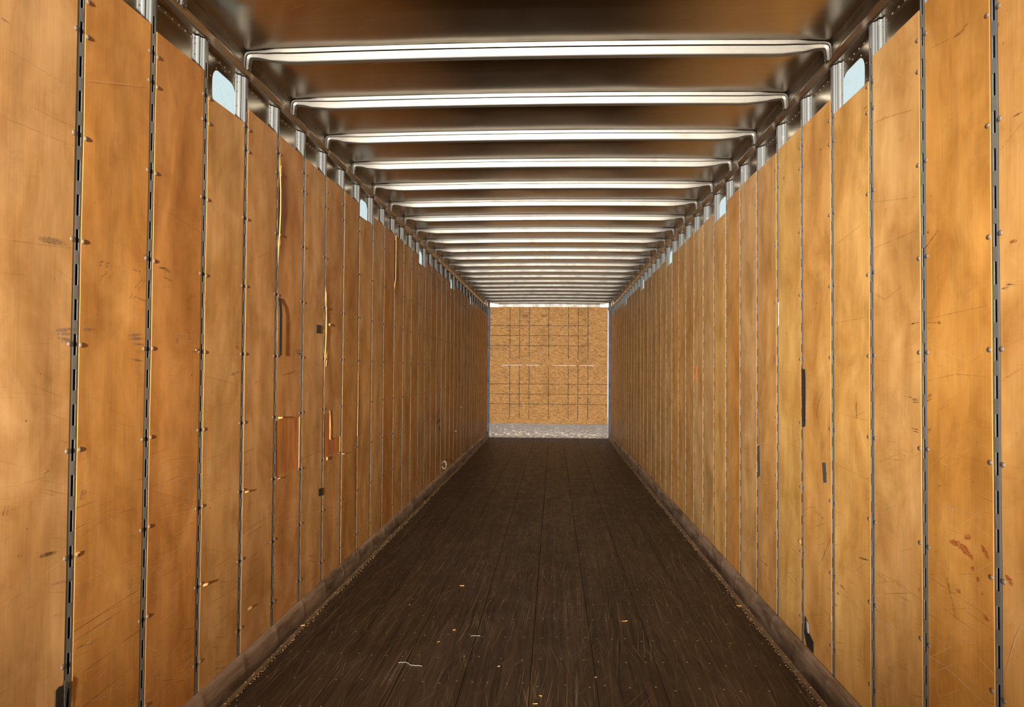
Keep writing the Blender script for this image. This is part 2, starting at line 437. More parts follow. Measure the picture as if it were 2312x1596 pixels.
MARKS = [
 ('L', 'blue', 0.0062, [(2.083, 1.539), (2.152, 1.549)]),
 ('L', 'blue', 0.0049, [(2.089, 1.53), (2.149, 1.533)]),
 ('L', 'blue', 0.0049, [(2.088, 1.519), (2.147, 1.514)]),
 ('L', 'blue', 0.0037, [(2.103, 1.509), (2.154, 1.509)]),
 ('L', 'grey', 0.0106, [(2.001, 1.792), (2.046, 1.794), (2.104, 1.797)]),
 ('L', 'dark', 0.0108, [(2.029, 0.902), (2.056, 0.902), (2.094, 0.899)]),
 ('L', 'pink', 0.0098, [(2.068, 0.812), (2.152, 0.802)]),
 ('L', 'pink', 0.0049, [(2.084, 0.72), (2.131, 0.708)]),
 ('L', 'dark', 0.0065, [(1.843, 2.337), (1.864, 2.335)]),
 ('L', 'dark', 0.0035, [(1.947, 0.917), (1.953, 0.93)]),
 ('L', 'dark', 0.0034, [(1.89, 1.043), (1.897, 1.071)]),
 ('L', 'pale', 0.0048, [(2.031, 1.136), (2.058, 1.14)]),
 ('L', 'pale', 0.0033, [(1.884, 0.964), (1.896, 0.99)]),
 ('L', 'dark', 0.0054, [(2.278, 1.763), (2.31, 1.774)]),
 ('L', 'dark', 0.004, [(2.28, 1.754), (2.299, 1.759)]),
 ('L', 'dark', 0.0027, [(2.287, 1.704), (2.295, 1.721), (2.318, 1.734), (2.323, 1.744)]),
 ('L', 'dark', 0.0043, [(2.451, 1.667), (2.466, 1.678), (2.477, 1.691)]),
 ('L', 'dark', 0.0059, [(2.487, 1.707), (2.506, 1.721)]),
 ('L', 'dark', 0.0045, [(2.511, 1.725), (2.53, 1.743), (2.512, 1.768)]),
 ('L', 'dark', 0.0029, [(2.471, 1.772), (2.499, 1.765)]),
 ('L', 'dark', 0.0029, [(2.477, 1.679), (2.553, 1.666)]),
 ('L', 'blue', 0.0043, [(2.447, 1.541), (2.525, 1.551)]),
 ('L', 'blue', 0.0058, [(2.453, 1.532), (2.529, 1.536)]),
 ('L', 'blue', 0.0044, [(2.483, 1.515), (2.527, 1.515)]),
 ('L', 'blue', 0.0029, [(2.463, 1.464), (2.495, 1.461)]),
 ('L', 'navy', 0.0059, [(2.493, 1.461), (2.523, 1.457)]),
 ('L', 'blue', 0.0052, [(2.205, 1.548), (2.244, 1.552)]),
 ('L', 'blue', 0.0044, [(2.5, 1.495), (2.522, 1.486)]),
 ('L', 'dark', 0.0062, [(2.627, 1.798), (2.683, 1.801)]),
 ('L', 'grey', 0.0079, [(2.677, 1.797), (2.712, 1.793)]),
 ('L', 'dark', 0.0047, [(2.672, 1.768), (2.697, 1.763), (2.723, 1.76)]),
 ('L', 'dark', 0.0032, [(2.691, 1.746), (2.704, 1.739), (2.682, 1.729)]),
 ('L', 'dark', 0.0034, [(2.844, 1.69), (2.861, 1.705), (2.896, 1.728)]),
 ('L', 'dark', 0.0075, [(2.533, 1.827), (2.585, 1.832), (2.605, 1.829)]),
 ('L', 'dark', 0.0051, [(2.865, 1.578), (2.877, 1.544)]),
 ('L', 'grey', 0.0086, [(2.897, 1.497), (2.948, 1.513)]),
 ('L', 'blue', 0.0049, [(2.773, 1.548), (2.777, 1.528)]),
 ('L', 'dark', 0.0078, [(3.315, 1.538), (3.325, 1.518)]),
 ('L', 'grey', 0.0077, [(3.259, 1.406), (3.291, 1.41)]),
 ('L', 'dark', 0.0059, [(3.315, 1.414), (3.338, 1.42)]),
 ('L', 'dark', 0.0059, [(3.311, 1.498), (3.331, 1.494)]),
 ('L', 'blue', 0.0097, [(4.088, 1.533), (4.183, 1.538)]),
 ('L', 'navy', 0.0097, [(4.103, 1.523), (4.191, 1.52)]),
 ('L', 'blue', 0.0073, [(4.132, 1.511), (4.176, 1.51)]),
 ('L', 'blue', 0.0081, [(4.583, 1.54), (4.61, 1.522)]),
 ('L', 'dark', 0.0046, [(3.889, 1.403), (3.995, 1.41), (4.107, 1.427)]),
 ('L', 'dark', 0.0121, [(5.116, 1.643), (5.138, 1.632)]),
 ('L', 'dark', 0.0121, [(5.115, 1.41), (5.126, 1.398)]),
 ('L', 'dark', 0.0488, [(9.177, 0.785), (9.615, 0.812)]),
 ('L', 'dark', 0.0441, [(9.322, 0.737), (9.547, 0.675)]),
 ('L', 'pale', 0.0064, [(3.587, 1.368), (3.637, 1.371)]),
 ('L', 'pale', 0.0103, [(3.495, 1.371), (3.614, 1.367)]),
 ('L', 'pale', 0.0061, [(3.431, 1.31), (3.744, 1.311)]),
 ('L', 'pale', 0.0026, [(2.198, 0.781), (2.263, 0.772), (2.331, 0.783)]),
 ('L', 'pale', 0.0026, [(2.231, 0.407), (2.368, 0.375), (2.521, 0.385)]),
 ('L', 'pale', 0.0031, [(2.607, 0.328), (2.759, 0.34)]),
 ('L', 'pale', 0.0028, [(2.393, 0.356), (2.456, 0.349)]),
 ('L', 'dark', 0.0039, [(2.204, 0.584), (2.24, 0.583)]),
 ('L', 'pale', 0.0053, [(2.247, 0.582), (2.298, 0.576)]),
 ('L', 'pale', 0.0026, [(2.159, 2.312), (2.535, 2.423)]),
 ('L', 'pale', 0.0016, [(1.844, 2.263), (2.129, 2.26)]),
 ('L', 'brown', 0.0023, [(1.946, 2.148), (2.035, 2.146), (2.143, 2.15)]),
 ('L', 'brown', 0.0016, [(1.85, 2.082), (2.145, 2.093)]),
 ('L', 'brown', 0.0022, [(1.86, 1.764), (2.145, 1.788)]),
 ('L', 'pale', 0.0031, [(2.608, 1.569), (2.981, 1.563)]),
 ('L', 'brown', 0.0031, [(2.593, 2.021), (3.332, 1.983)]),
 ('L', 'brown', 0.0027, [(3.019, 2.135), (3.357, 1.967)]),
 ('L', 'pale', 0.0031, [(2.628, 1.005), (2.944, 1.009)]),
 ('L', 'brown', 0.0026, [(2.893, 1.401), (3.355, 1.357), (3.379, 1.373)]),
 ('L', 'brown', 0.0041, [(3.433, 1.937), (3.89, 2.052)]),
 ('L', 'pale', 0.0031, [(2.637, 0.733), (2.953, 0.742)]),
 ('L', 'pale', 0.0031, [(2.641, 0.622), (2.816, 0.604)]),
 ('L', 'brown', 0.0039, [(2.198, 0.918), (2.373, 0.958)]),
 ('L', 'brown', 0.0036, [(3.04, 0.45), (3.365, 0.439)]),
 ('L', 'brown', 0.0031, [(2.635, 0.773), (2.95, 0.813)]),
 ('L', 'pale', 0.0042, [(2.384, 0.387), (2.455, 0.366)]),
 ('L', 'grey', 0.0065, [(2.211, 1.029), (2.225, 1.06)]),
 ('R', 'dark', 0.0031, [(2.648, 1.353), (2.61, 1.347), (2.576, 1.346)]),
 ('R', 'dark', 0.0031, [(2.629, 1.344), (2.579, 1.341)]),
 ('R', 'dark', 0.0031, [(2.622, 1.336), (2.573, 1.335)]),
 ('R', 'dark', 0.003, [(2.525, 1.349), (2.505, 1.357), (2.488, 1.366)]),
 ('R', 'dark', 0.003, [(2.525, 1.342), (2.488, 1.353)]),
 ('R', 'dark', 0.003, [(2.514, 1.359), (2.496, 1.369)]),
 ('R', 'dark', 0.0031, [(2.63, 1.247), (2.574, 1.244)]),
 ('R', 'dark', 0.0031, [(2.624, 1.239), (2.574, 1.235)]),
 ('R', 'dark', 0.003, [(2.518, 1.248), (2.492, 1.257)]),
 ('R', 'dark', 0.003, [(2.515, 1.238), (2.498, 1.254)]),
 ('R', 'dark', 0.0101, [(2.452, 1.595), (2.43, 1.594)]),
 ('R', 'brown', 0.006, [(2.528, 1.6), (2.454, 1.595)]),
 ('R', 'dark', 0.0047, [(2.626, 1.602), (2.573, 1.603)]),
 ('R', 'rust', 0.011, [(2.068, 1.787), (2.039, 1.784)]),
 ('R', 'dark', 0.0049, [(2.087, 1.673), (2.069, 1.673), (2.046, 1.668)]),
 ('R', 'grey', 0.005, [(2.107, 1.665), (2.077, 1.667)]),
 ('R', 'red', 0.0127, [(2.388, 0.917), (2.34, 0.92), (2.304, 0.913), (2.257, 0.896)]),
 ('R', 'red', 0.0082, [(2.304, 0.946), (2.27, 0.957)]),
 ('R', 'red', 0.0092, [(2.216, 0.944), (2.199, 0.931), (2.18, 0.915)]),
 ('R', 'red', 0.0067, [(2.269, 0.863), (2.251, 0.871)]),
 ('R', 'red', 0.0066, [(2.24, 0.837), (2.226, 0.849)]),
 ('R', 'red', 0.0099, [(2.1, 0.89), (2.081, 0.881), (2.069, 0.873)]),
 ('R', 'red', 0.0065, [(2.214, 0.812), (2.209, 0.804)]),
 ('R', 'red', 0.0084, [(2.355, 0.781), (2.325, 0.779)]),
 ('R', 'red', 0.0052, [(2.21, 0.748), (2.18, 0.743)]),
 ('R', 'dark', 0.0029, [(2.419, 0.804), (2.393, 0.77), (2.37, 0.723), (2.358, 0.687)]),
 ('R', 'dark', 0.0028, [(2.408, 0.807), (2.38, 0.76)]),
 ('R', 'white', 0.0036, [(2.029, 0.786), (2.06, 0.739), (2.086, 0.677), (2.108, 0.619)]),
 ('R', 'white', 0.0037, [(2.527, 0.52), (2.435, 0.524), (2.321, 0.516), (2.196, 0.503)]),
 ('R', 'white', 0.003, [(2.528, 0.464), (2.474, 0.465)]),
 ('R', 'white', 0.0043, [(2.93, 0.504), (2.842, 0.515), (2.757, 0.514)]),
 ('R', 'yellow', 0.0045, [(2.515, 0.758), (2.473, 0.758), (2.438, 0.746)]),
 ('R', 'yellow', 0.0055, [(2.334, 0.505), (2.341, 0.468), (2.344, 0.436)]),
 ('R', 'dark', 0.0041, [(3.474, 1.348), (3.514, 1.314), (3.543, 1.272), (3.555, 1.241), (3.537, 1.22)]),
 ('R', 'burn', 0.0128, [(3.092, 1.321), (3.096, 1.285), (3.088, 1.25)]),
 ('R', 'dark', 0.0084, [(3.545, 1.761), (3.539, 1.752)]),
 ('R', 'dark', 0.0084, [(3.569, 1.734), (3.563, 1.727)]),
 ('R', 'dark', 0.0063, [(3.532, 1.99), (3.526, 1.983)]),
 ('R', 'dark', 0.0095, [(4.008, 2.04), (4.008, 2.03)]),
 ('R', 'dark', 0.0071, [(4.01, 1.643), (4.002, 1.636)]),
 ('R', 'dark', 0.0094, [(3.996, 1.44), (3.988, 1.431)]),
 ('R', 'dark', 0.0112, [(4.751, 1.118), (4.74, 1.146), (4.73, 1.161)]),
 ('R', 'dark', 0.0112, [(4.73, 1.298), (4.688, 1.258)]),
 ('R', 'white', 0.0053, [(4.443, 1.823), (4.433, 1.766)]),
 ('R', 'white', 0.0052, [(4.435, 1.456), (4.425, 1.43)]),
 ('R', 'dark', 0.008, [(4.539, 1.293), (4.529, 1.285)]),
 ('R', 'grey', 0.0085, [(4.803, 2.136), (4.781, 2.104)]),
 ('R', 'dark', 0.0163, [(9.21, 1.081), (9.168, 1.002)]),
 ('R', 'dark', 0.0177, [(9.995, 0.904), (9.947, 0.866)]),
 ('R', 'pale', 0.0035, [(2.927, 1.555), (2.831, 1.571)]),
 ('R', 'brown', 0.0035, [(2.925, 1.737), (2.83, 1.705), (2.689, 1.739)]),
 ('R', 'brown', 0.0022, [(2.525, 1.611), (2.181, 1.625)]),
 ('R', 'brown', 0.003, [(3.332, 1.648), (2.986, 1.652)]),
 ('R', 'brown', 0.0035, [(2.923, 1.91), (2.591, 1.915)]),
 ('R', 'brown', 0.0039, [(3.329, 1.987), (3.003, 2.028)]),
 ('R', 'brown', 0.0029, [(3.302, 2.088), (2.011, 2.026)]),
 ('R', 'dark', 0.0045, [(2.531, 1.846), (2.445, 1.888)]),
 ('R', 'dark', 0.0028, [(2.345, 2.462), (2.26, 2.47)]),
 ('R', 'dark', 0.0028, [(2.333, 2.459), (2.284, 2.461)]),
 ('R', 'brown', 0.0029, [(2.494, 2.492), (2.358, 2.468)]),
 ('R', 'dark', 0.0048, [(2.048, 2.118), (2.01, 2.117)]),
 ('R', 'brown', 0.0025, [(2.112, 2.044), (2.01, 2.09)]),
 ('R', 'brown', 0.0052, [(2.938, 2.392), (2.822, 2.378), (2.617, 2.334)]),
 ('R', 'dark', 0.0062, [(3.516, 2.46), (3.476, 2.457)]),
 ('R', 'dark', 0.0036, [(3.011, 2.478), (2.978, 2.475)]),
 ('R', 'dark', 0.0096, [(4.059, 2.466), (4.028, 2.474)]),
 ('R', 'pale', 0.0065, [(3.65, 0.554), (3.382, 0.562)]),
 ('R', 'pale', 0.0042, [(3.589, 0.631), (3.392, 0.614)]),
 ('R', 'pale', 0.0042, [(3.59, 0.374), (3.379, 0.367)]),
 ('R', 'pale', 0.0039, [(3.34, 0.621), (2.976, 0.619)]),
 ('R', 'pale', 0.0038, [(3.217, 0.634), (3.125, 0.622), (2.996, 0.695)]),
 ('R', 'dark', 0.0073, [(3.08, 0.698), (2.987, 0.709)]),
 ('R', 'dark', 0.0058, [(3.271, 0.536), (3.223, 0.527)]),
 ('R', 'dark', 0.0078, [(3.311, 0.491), (3.281, 0.49)]),
 ('R', 'dark', 0.0059, [(3.337, 0.437), (3.306, 0.432)]),
 ('R', 'brown', 0.0035, [(2.924, 0.684), (2.769, 0.693), (2.59, 0.684)]),
 ('R', 'dark', 0.0046, [(2.593, 0.72), (2.578, 0.71)]),
 ('R', 'dark', 0.0041, [(3.496, 0.576), (3.264, 0.705)]),
 ('R', 'yellow', 0.0043, [(3.602, 0.364), (3.368, 0.364)]),
 ('R', 'pale', 0.0037, [(2.535, 0.827), (2.367, 0.831)]),
 ('R', 'pale', 0.003, [(2.527, 1.011), (2.233, 1.024)]),
 ('R', 'pale', 0.0027, [(2.306, 0.756), (2.236, 0.767)]),
 ('R', 'pale', 0.0027, [(2.306, 0.738), (2.248, 0.751)]),
 ('R', 'pale', 0.0028, [(2.332, 0.634), (2.261, 0.653)]),
 ('R', 'pale', 0.003, [(2.536, 0.696), (2.381, 0.693)]),
 ('R', 'pale', 0.0028, [(2.403, 1.023), (2.211, 1.022)]),
 ('R', 'burn', 0.0036, [(2.05, 1.28), (2.045, 1.27)]),
 ('R', 'brown', 0.0038, [(2.131, 1.411), (2.02, 1.449)]),
 ('R', 'brown', 0.003, [(2.531, 1.408), (2.346, 1.431), (2.183, 1.425)]),
 ('R', 'dark', 0.0044, [(2.455, 1.077), (2.434, 1.081)]),
 ('R', 'dark', 0.0119, [(5.031, 0.43), (5.008, 0.362)]),
 ('R', 'burn', 0.0115, [(4.86, 0.297), (4.849, 0.252)]),
 ('R', 'dark', 0.0062, [(3.495, 0.776), (3.461, 0.775)]),
 ('R', 'dark', 0.0078, [(4.411, 0.336), (4.357, 0.334)]),
]

# ================================================================== outside ground
mb = MB()
mb.grid([[(-40, -40, -1.25), (40, -40, -1.25)], [(-40, 45, -1.25), (40, 45, -1.25)]])
struct(put('ground', mb.mesh('ground', [M['ground']])))

# ================================================================== side walls
SIDES = {'left': (XL, 1, YL0), 'right': (XR, -1, YR0)}
WIN = (2, 8, 14, 20, 26, 32)
def wy(side, i): return SIDES[side][2] + PIT * i

def rounded(cy, cz, w, h, r, n=6):
    pts = []
    for k, (sx, sz) in enumerate(((1, 1), (-1, 1), (-1, -1), (1, -1))):
        for j in range(n):
            a = math.pi / 2 * (k + j / (n - 1))
            pts.append((cy + sx * (w / 2 - r) + r * math.cos(a), cz + sz * (h / 2 - r) + r * math.sin(a)))
    return pts

WALL = {}
for side, (xf, s, y0) in SIDES.items():
    xs = xf - s * DEP
    mb = MB()
    for i in range(N0 - 1, N1 + 1):
        a = max(YD, wy(side, i)); b = min(YB + 0.02, wy(side, i + 1))
        if i == N1: b = YB + 0.02
        if b <= a: continue
        if i in WIN:
            c = wy(side, i) + 0.235 + (0.01 if side == 'right' else 0)
            ring = rounded(c, 2.645, 0.245, 0.170, 0.062)
            inner = [mb.vert(xs, p, q) for p, q in ring]
            inner2 = [mb.vert(xs - s * 0.003, p, q) for p, q in ring]
            outer = []
            for p, q in ring:
                dy, dz = p - c, q - 2.645
                k = 1e9
                if dy > 1e-6: k = min(k, (b - c) / dy)
                if dy < -1e-6: k = min(k, (a - c) / dy)
                if dz > 1e-6: k = min(k, (2.78 - 2.645) / dz)
                if dz < -1e-6: k = min(k, (2.45 - 2.645) / dz)
                outer.append((c + dy * k, 2.645 + dz * k))
            # snap the nearest point to each corner
            for cy_, cz_ in ((a, 2.45), (b, 2.45), (a, 2.78), (b, 2.78)):
                j = min(range(len(outer)), key=lambda q: (outer[q][0] - cy_) ** 2 + (outer[q][1] - cz_) ** 2)
                outer[j] = (cy_, cz_)
            oi_ = [mb.vert(xs, p, q) for p, q in outer]
            n = len(ring)
            for k in range(n):
                mb.face([inner[k], inner[(k + 1) % n], oi_[(k + 1) % n], oi_[k]])
                mb.face([inner[k], inner[(k + 1) % n], inner2[(k + 1) % n], inner2[k]])
            mb.grid([[(xs, a, -0.02), (xs, b, -0.02)], [(xs, a, 2.45), (xs, b, 2.45)]])
            mb.grid([[(xs, a, 2.78), (xs, b, 2.78)], [(xs, a, HT), (xs, b, HT)]])
        else:
            mb.grid([[(xs, a, -0.02), (xs, b, -0.02)], [(xs, a, HT), (xs, b, HT)]])
    WALL[side] = struct(put('wall_' + side, mb.mesh('wall_' + side, [M['skin']])))

# ---- slotted logistics posts
def post_mesh(s, xoff):
    """local origin: skin plane x=0, slot line y=0, z=0 floor; s is the inward sign"""
    mb = MB()
    Z0, Z1 = 0.09, RAILB - 0.004
    def strip(prof, z0, z1, smooth=True):
        mb.grid([[(s * d, t, z0) for t, d in prof], [(s * d, t, z1) for t, d in prof]], 0, smooth, s < 0)
    FD = 0.0290
    SC, SH = -0.0015, 0.0068          # slot centre and half width
    near = [(-0.066, 0.0008), (-0.0658, 0.0028), (-0.0500, 0.0028), (-0.0480, 0.0080), (-0.0450, 0.0150), (-0.0415, 0.0172), (-0.0380, 0.0160), (-0.0355, 0.0115),
            (-0.0335, 0.0115), (-0.0315, 0.0180), (-0.0285, 0.0212), (-0.0255, 0.0216), (-0.0230, 0.0230), (-0.0225, 0.0262), (-0.0205, 0.0280), (-0.0165, FD), (SC - SH, FD)]
    strip(near, Z0, Z1)
    far = [(SC + SH, FD), (0.0118, FD), (0.0138, 0.0280), (0.0150, 0.0250), (0.0160, 0.0222), (0.0220, 0.0212), (0.0260, 0.0160), (0.0300, 0.0115), (0.0330, 0.0115), (0.0360, 0.0165), (0.0400, 0.0165), (0.0440, 0.0080), (0.0460, 0.0028), (0.062, 0.0028), (0.0622, 0.0008)]
    strip(far, Z0, Z1)
    zc = 1.431 + 0.0701
    ks = [k for k in range(-16, 14) if Z0 + 0.02 < zc + 0.1055 * k - 0.032 and zc + 0.1055 * k + 0.032 < Z1 - 0.01]
    zz = Z0
    for k in ks:
        a, b = zc + 0.1055 * k - 0.0318, zc + 0.1055 * k + 0.0318
        mb.grid([[(s * FD, SC - SH, zz), (s * FD, SC + SH, zz)], [(s * FD, SC - SH, a), (s * FD, SC + SH, a)]], 0, False, s < 0)
        for p, q in (((SC - SH, a), (SC + SH, a)), ((SC + SH, a), (SC + SH, b)), ((SC + SH, b), (SC - SH, b)), ((SC - SH, b), (SC - SH, a))):
            mb.face([mb.vert(s * FD, p[0], p[1]), mb.vert(s * FD, q[0], q[1]), mb.vert(s * (FD - 0.0032), q[0], q[1]), mb.vert(s * (FD - 0.0032), p[0], p[1])], 2)
        zz = b
    mb.grid([[(s * FD, SC - SH, zz), (s * FD, SC + SH, zz)], [(s * FD, SC - SH, Z1), (s * FD, SC + SH, Z1)]], 0, False, s < 0)
    # near-black sheet painting the shade of the unlit channel
    mb.grid([[(s * d, t, Z0) for t, d in ((-0.0165, 0.004), (-0.0150, 0.012), (0.0150, 0.012), (0.0165, 0.004))], [(s * d, t, Z1) for t, d in ((-0.0165, 0.004), (-0.0150, 0.012), (0.0150, 0.012), (0.0165, 0.004))]], 1)
    # head rivets on the near and far flange
    for z in [2.775 - 0.0 - 0.022 * j for j in (0, 1, 3, 6, 9, 11)]:
        for t in (-0.058, 0.054):
            mb.dome((s * 0.0028, t, z), (s, 0, 0), 0.0036, 0.002, 6, 0)
    return mb.mesh('wall_post', [M['post'], M['void'], M['slot_lip']])
PM = {side: post_mesh(s, 0) for side, (xf, s, y0) in SIDES.items()}
for side, (xf, s, y0) in SIDES.items():
    for i in range(N0, N1 + 1):
        o = put('wall_post', PM[side], WALL[side], (xf - s * DEP, wy(side, i), 0))

# ---- plywood lining
rv = MB(); rv.dome((0, 0, 0), (1, 0, 0), 0.0083, 0.0036, 12)
# little centre pip
rv.dome((0.0032, 0, 0), (1, 0, 0), 0.0022, 0.0006, 6)
RIV = rv.mesh('rivet', [M['rivet']])
RZ = [1.431 + q for q in (1.125, 1.0195, 0.703, 0.3865, 0.0701, -0.2465, -0.563, -0.8795, -1.196)]
COLS = {
    ('left', -1): (214, 152, 92), ('left', 0): (206, 136, 68), ('left', 1): (199, 128, 64), ('left', 2): (202, 142, 82), ('left', 3): (198, 138, 82), ('left', 4): (198, 134, 78), ('left', 5): (200, 142, 86),
    ('left', 6): (194, 134, 78), ('left', 7): (186, 126, 66), ('right', -1): (216, 152, 84), ('right', 0): (208, 140, 66), ('right', 1): (212, 152, 88), ('right', 2): (218, 156, 84), ('right', 3): (214, 150, 80),
    ('right', 4): (214, 156, 84), ('right', 5): (202, 142, 80), ('right', 6): (206, 152, 96), ('right', 7): (206, 140, 72), ('right', 8): (220, 162, 92), ('right', 9): (206, 154, 98)}
TORN = {('left', 4): [(0.0, 9.0, 0.875, 1.164)], ('left', 6): [(4.765, 5.2, 0.881, 0.985), (0.0, 4.765, 0.881, 1.150)]}
PANEL = {}
def ply_panel(side, i):
    xf, s, y0 = SIDES[side]
    rnd = random.Random(i * 31 + (5 if side == 'left' else 900))
    ya, yb = wy(side, i) + 0.0170, wy(side, i + 1) - 0.0240
    if i == N0 - 1: ya = yb - 0.3
    if i == N1: yb = YB - 0.002
    cy = (ya + yb) / 2
    top = 2.573 if i in WIN else 2.652
    top += rnd.uniform(-0.005, 0.005)
    bot = 0.085
    holes = TORN.get((side, i), [])
    nz = 26
    zs = sorted(set([bot + (top - bot) * k / nz for k in range(nz + 1)] + [z for h in holes for z in h[2:]]))
    nt = 8
    ts = [ya + (yb - ya) * k / nt for k in range(nt + 1)]
    for h in holes:
        for q in h[:2]:
            if ya < q < yb: ts.append(q)
    ts = sorted(set(ts))
    seed = rnd.uniform(0, 50)
    tilt = rnd.uniform(-0.004, 0.004)
    d0 = 0.0 if i <= 3 else (rnd.uniform(0.0, 0.0014) if i < 7 else rnd.uniform(0.0, 0.0007))
    def P(t, z):
        u = (t - ya) / (yb - ya)
        # bulge in the middle, wavy edges
        d = 0.0020 * noise.noise((seed, u * 2.5, z * 1.6)) * (0.25 + 0.75 * math.sin(math.pi * min(max(u, 0), 1))) + 0.0022 * noise.noise((seed + 9, u * 1.2, z * 0.8)) * math.sin(math.pi * u)
        jy = 0.0
        if u < 1e-4: jy = 0.0022 * noise.noise((seed + 3, 0, z * 3.0)) + 0.0008 * noise.noise((seed + 3, 5, z * 14))
        if u > 1 - 1e-4: jy = 0.0022 * noise.noise((seed + 4, 0, z * 3.0)) + 0.0008 * noise.noise((seed + 3, 9, z * 14))
        # lifted edges seen in the photograph
        if (side, i) == ('left', 4) and 2.0 < z < 2.56: d += 0.012 * max(0, 1 - u * 3.2) ** 1.5 * math.sin(math.pi * (z - 2.0) / 0.56)
        if (side, i) == ('left', 4) and 1.45 < z < 1.83: d += 0.001 * max(0, 1 - u * 2.6) * math.sin(math.pi * (z - 1.45) / 0.38)
        if (side, i) == ('left', 6) and 1.45 < z < 1.95: d += 0.011 * max(0, 1 - u * 3.0) * math.sin(math.pi * (z - 1.45) / 0.5)
        if (side, i) == ('left', 11) and z > 2.2: d += 0.012 * max(0, 1 - u * 3.0)
        zz = z + (tilt * (u - 0.5) * 2 if z > top - 1e-4 else 0)
        return d - d0, jy, zz
    def pt(t, z, back=0.0):
        d, jy, zz = P(t, z)
        return (s * (d - back), t + jy - cy, zz)
    mb = MB()
    inside = lambda t, z: any(h[0] <= t <= h[1] and h[2] <= z <= h[3] for h in holes)
    ids = {}
    def vid(a, b):
        if (a, b) not in ids: ids[(a, b)] = mb.vert(*pt(ts[a], zs[b]))
        return ids[(a, b)]
    for b in range(len(zs) - 1):
        for a in range(len(ts) - 1):
            tm, zm = (ts[a] + ts[a + 1]) / 2, (zs[b] + zs[b + 1]) / 2
            if inside(tm, zm):
                q = [pt(ts[a], zs[b], 0.0028), pt(ts[a + 1], zs[b], 0.0028), pt(ts[a + 1], zs[b + 1], 0.0028), pt(ts[a], zs[b + 1], 0.0028)]
                mb.face([mb.vert(*x) for x in q][::(1 if s < 0 else -1)], 2)
                for (a2, b2, e) in ((a - 1, b, (3, 0)), (a + 1, b, (1, 2)), (a, b - 1, (0, 1)), (a, b + 1, (2, 3))):
                    if 0 <= a2 < len(ts) - 1 and 0 <= b2 < len(zs) - 1 and not inside((ts[a2] + ts[a2 + 1]) / 2, (zs[b2] + zs[b2 + 1]) / 2):
                        fr = [pt(ts[a], zs[b]), pt(ts[a + 1], zs[b]), pt(ts[a + 1], zs[b + 1]), pt(ts[a], zs[b + 1])]
                        mb.face([mb.vert(*fr[e[0]]), mb.vert(*fr[e[1]]), mb.vert(*q[e[1]]), mb.vert(*q[e[0]])], 1)
            else:
                f = [vid(a, b), vid(a + 1, b), vid(a + 1, b + 1), vid(a, b + 1)]
                mb.face(f[::(1 if s > 0 else -1)] if False else f, 0, True)
    # edges
    for t in (ts[0], ts[-1]):
        mb.grid([[pt(t, z), pt(t, z, 0.0056)] for z in zs], 1)
    for z in (zs[0], zs[-1]):
        mb.grid([[pt(t, z), pt(t, z, 0.0056)] for t in ts], 1)
    me = mb.mesh('plywood_panel', [M['ply'], M['ply_edge'], M['ply_raw']])
    o = put('plywood_panel', me, WALL[side], (xf, cy, 0))
    c = COLS.get((side, i))
    if c is None:
        base = Vector((206, 148, 86)) if side == 'right' else Vector((196, 136, 78))
        k = rnd.uniform(-1, 1); k2 = rnd.uniform(-1, 1)
        c = (base.x + 7 * k, base.y + 9 * k + 5 * k2, base.z + 9 * k + 10 * k2)
    k_ = srgb(*c); o.color = (min(k_[0] * .98, .9), min(k_[1] * 1.19, .9), min(k_[2] * 1.33, .9), 1)
    PANEL[(side, i)] = (o, ya, yb, cy)
    # rivets: heads near enough to tell apart are objects, the others one joined part
    near = i <= 4
    rest = MB()
    skip = {('left', 1, 1.8175)}
    for e, t in ((0, ya + 0.0105), (1, yb - 0.0055)):
        if i == N1 and e == 1: continue
        if i == N0 - 1 and e == 0: continue
        for z in RZ:
            z_ = z + rnd.uniform(-0.002, 0.002); t_ = t + rnd.uniform(-0.0015, 0.0015)
            if z_ > top - 0.01 or inside(t_, z_) or rnd.random() < 0.015: continue
            d = P(t_, z_)[0]
            if -2 <= i <= 4:
                r_ = put('rivet', RIV, o, (s * d, t_ - cy, z_), (0, 0, 0 if s > 0 else math.pi))
            else:
                rest.dome((s * d, t_ - cy, z_), (s, 0, 0), 0.0083, 0.0036, 7)
    if rest.v:
        r_ = put('rivets', rest.mesh('rivets', [M['rivet']]), o); r_['kind'] = 'stuff'
for side in SIDES:
    for i in range(N0 - 1, N1 + 1):
        ply_panel(side, i)

# ---- scuffs and scratches with a shape of their own, each on its panel
def ribbon(pts, w, lift, s):
    mb = MB(); rows = []
    # resample with a little wobble
    P_ = []
    for a, b in zip(pts, pts[1:]):
        L_ = math.dist(a, b); n = max(4, int(L_ / max(0.004, w * 0.5)))
        for k in range(n): P_.append((a[0] + (b[0] - a[0]) * k / n, a[1] + (b[1] - a[1]) * k / n))
    P_.append(pts[-1])
    for k, p in enumerate(P_):
        q0 = P_[max(0, k - 1)]; q1 = P_[min(len(P_) - 1, k + 1)]
        dx, dz = q1[0] - q0[0], q1[1] - q0[1]; L_ = math.hypot(dx, dz) or 1
        nx, nz = -dz / L_, dx / L_
        e = k / (len(P_) - 1)
        ww = w * 0.5 * (0.35 + 0.65 * math.sin(math.pi * min(1, max(0, e))) ** 0.6) * random.uniform(0.6, 1.25)
        rows.append([(s * lift, p[0] - nx * ww, p[1] - nz * ww), (s * lift, p[0] + nx * ww, p[1] + nz * ww)])
    mb.grid(rows, 0)
    return mb
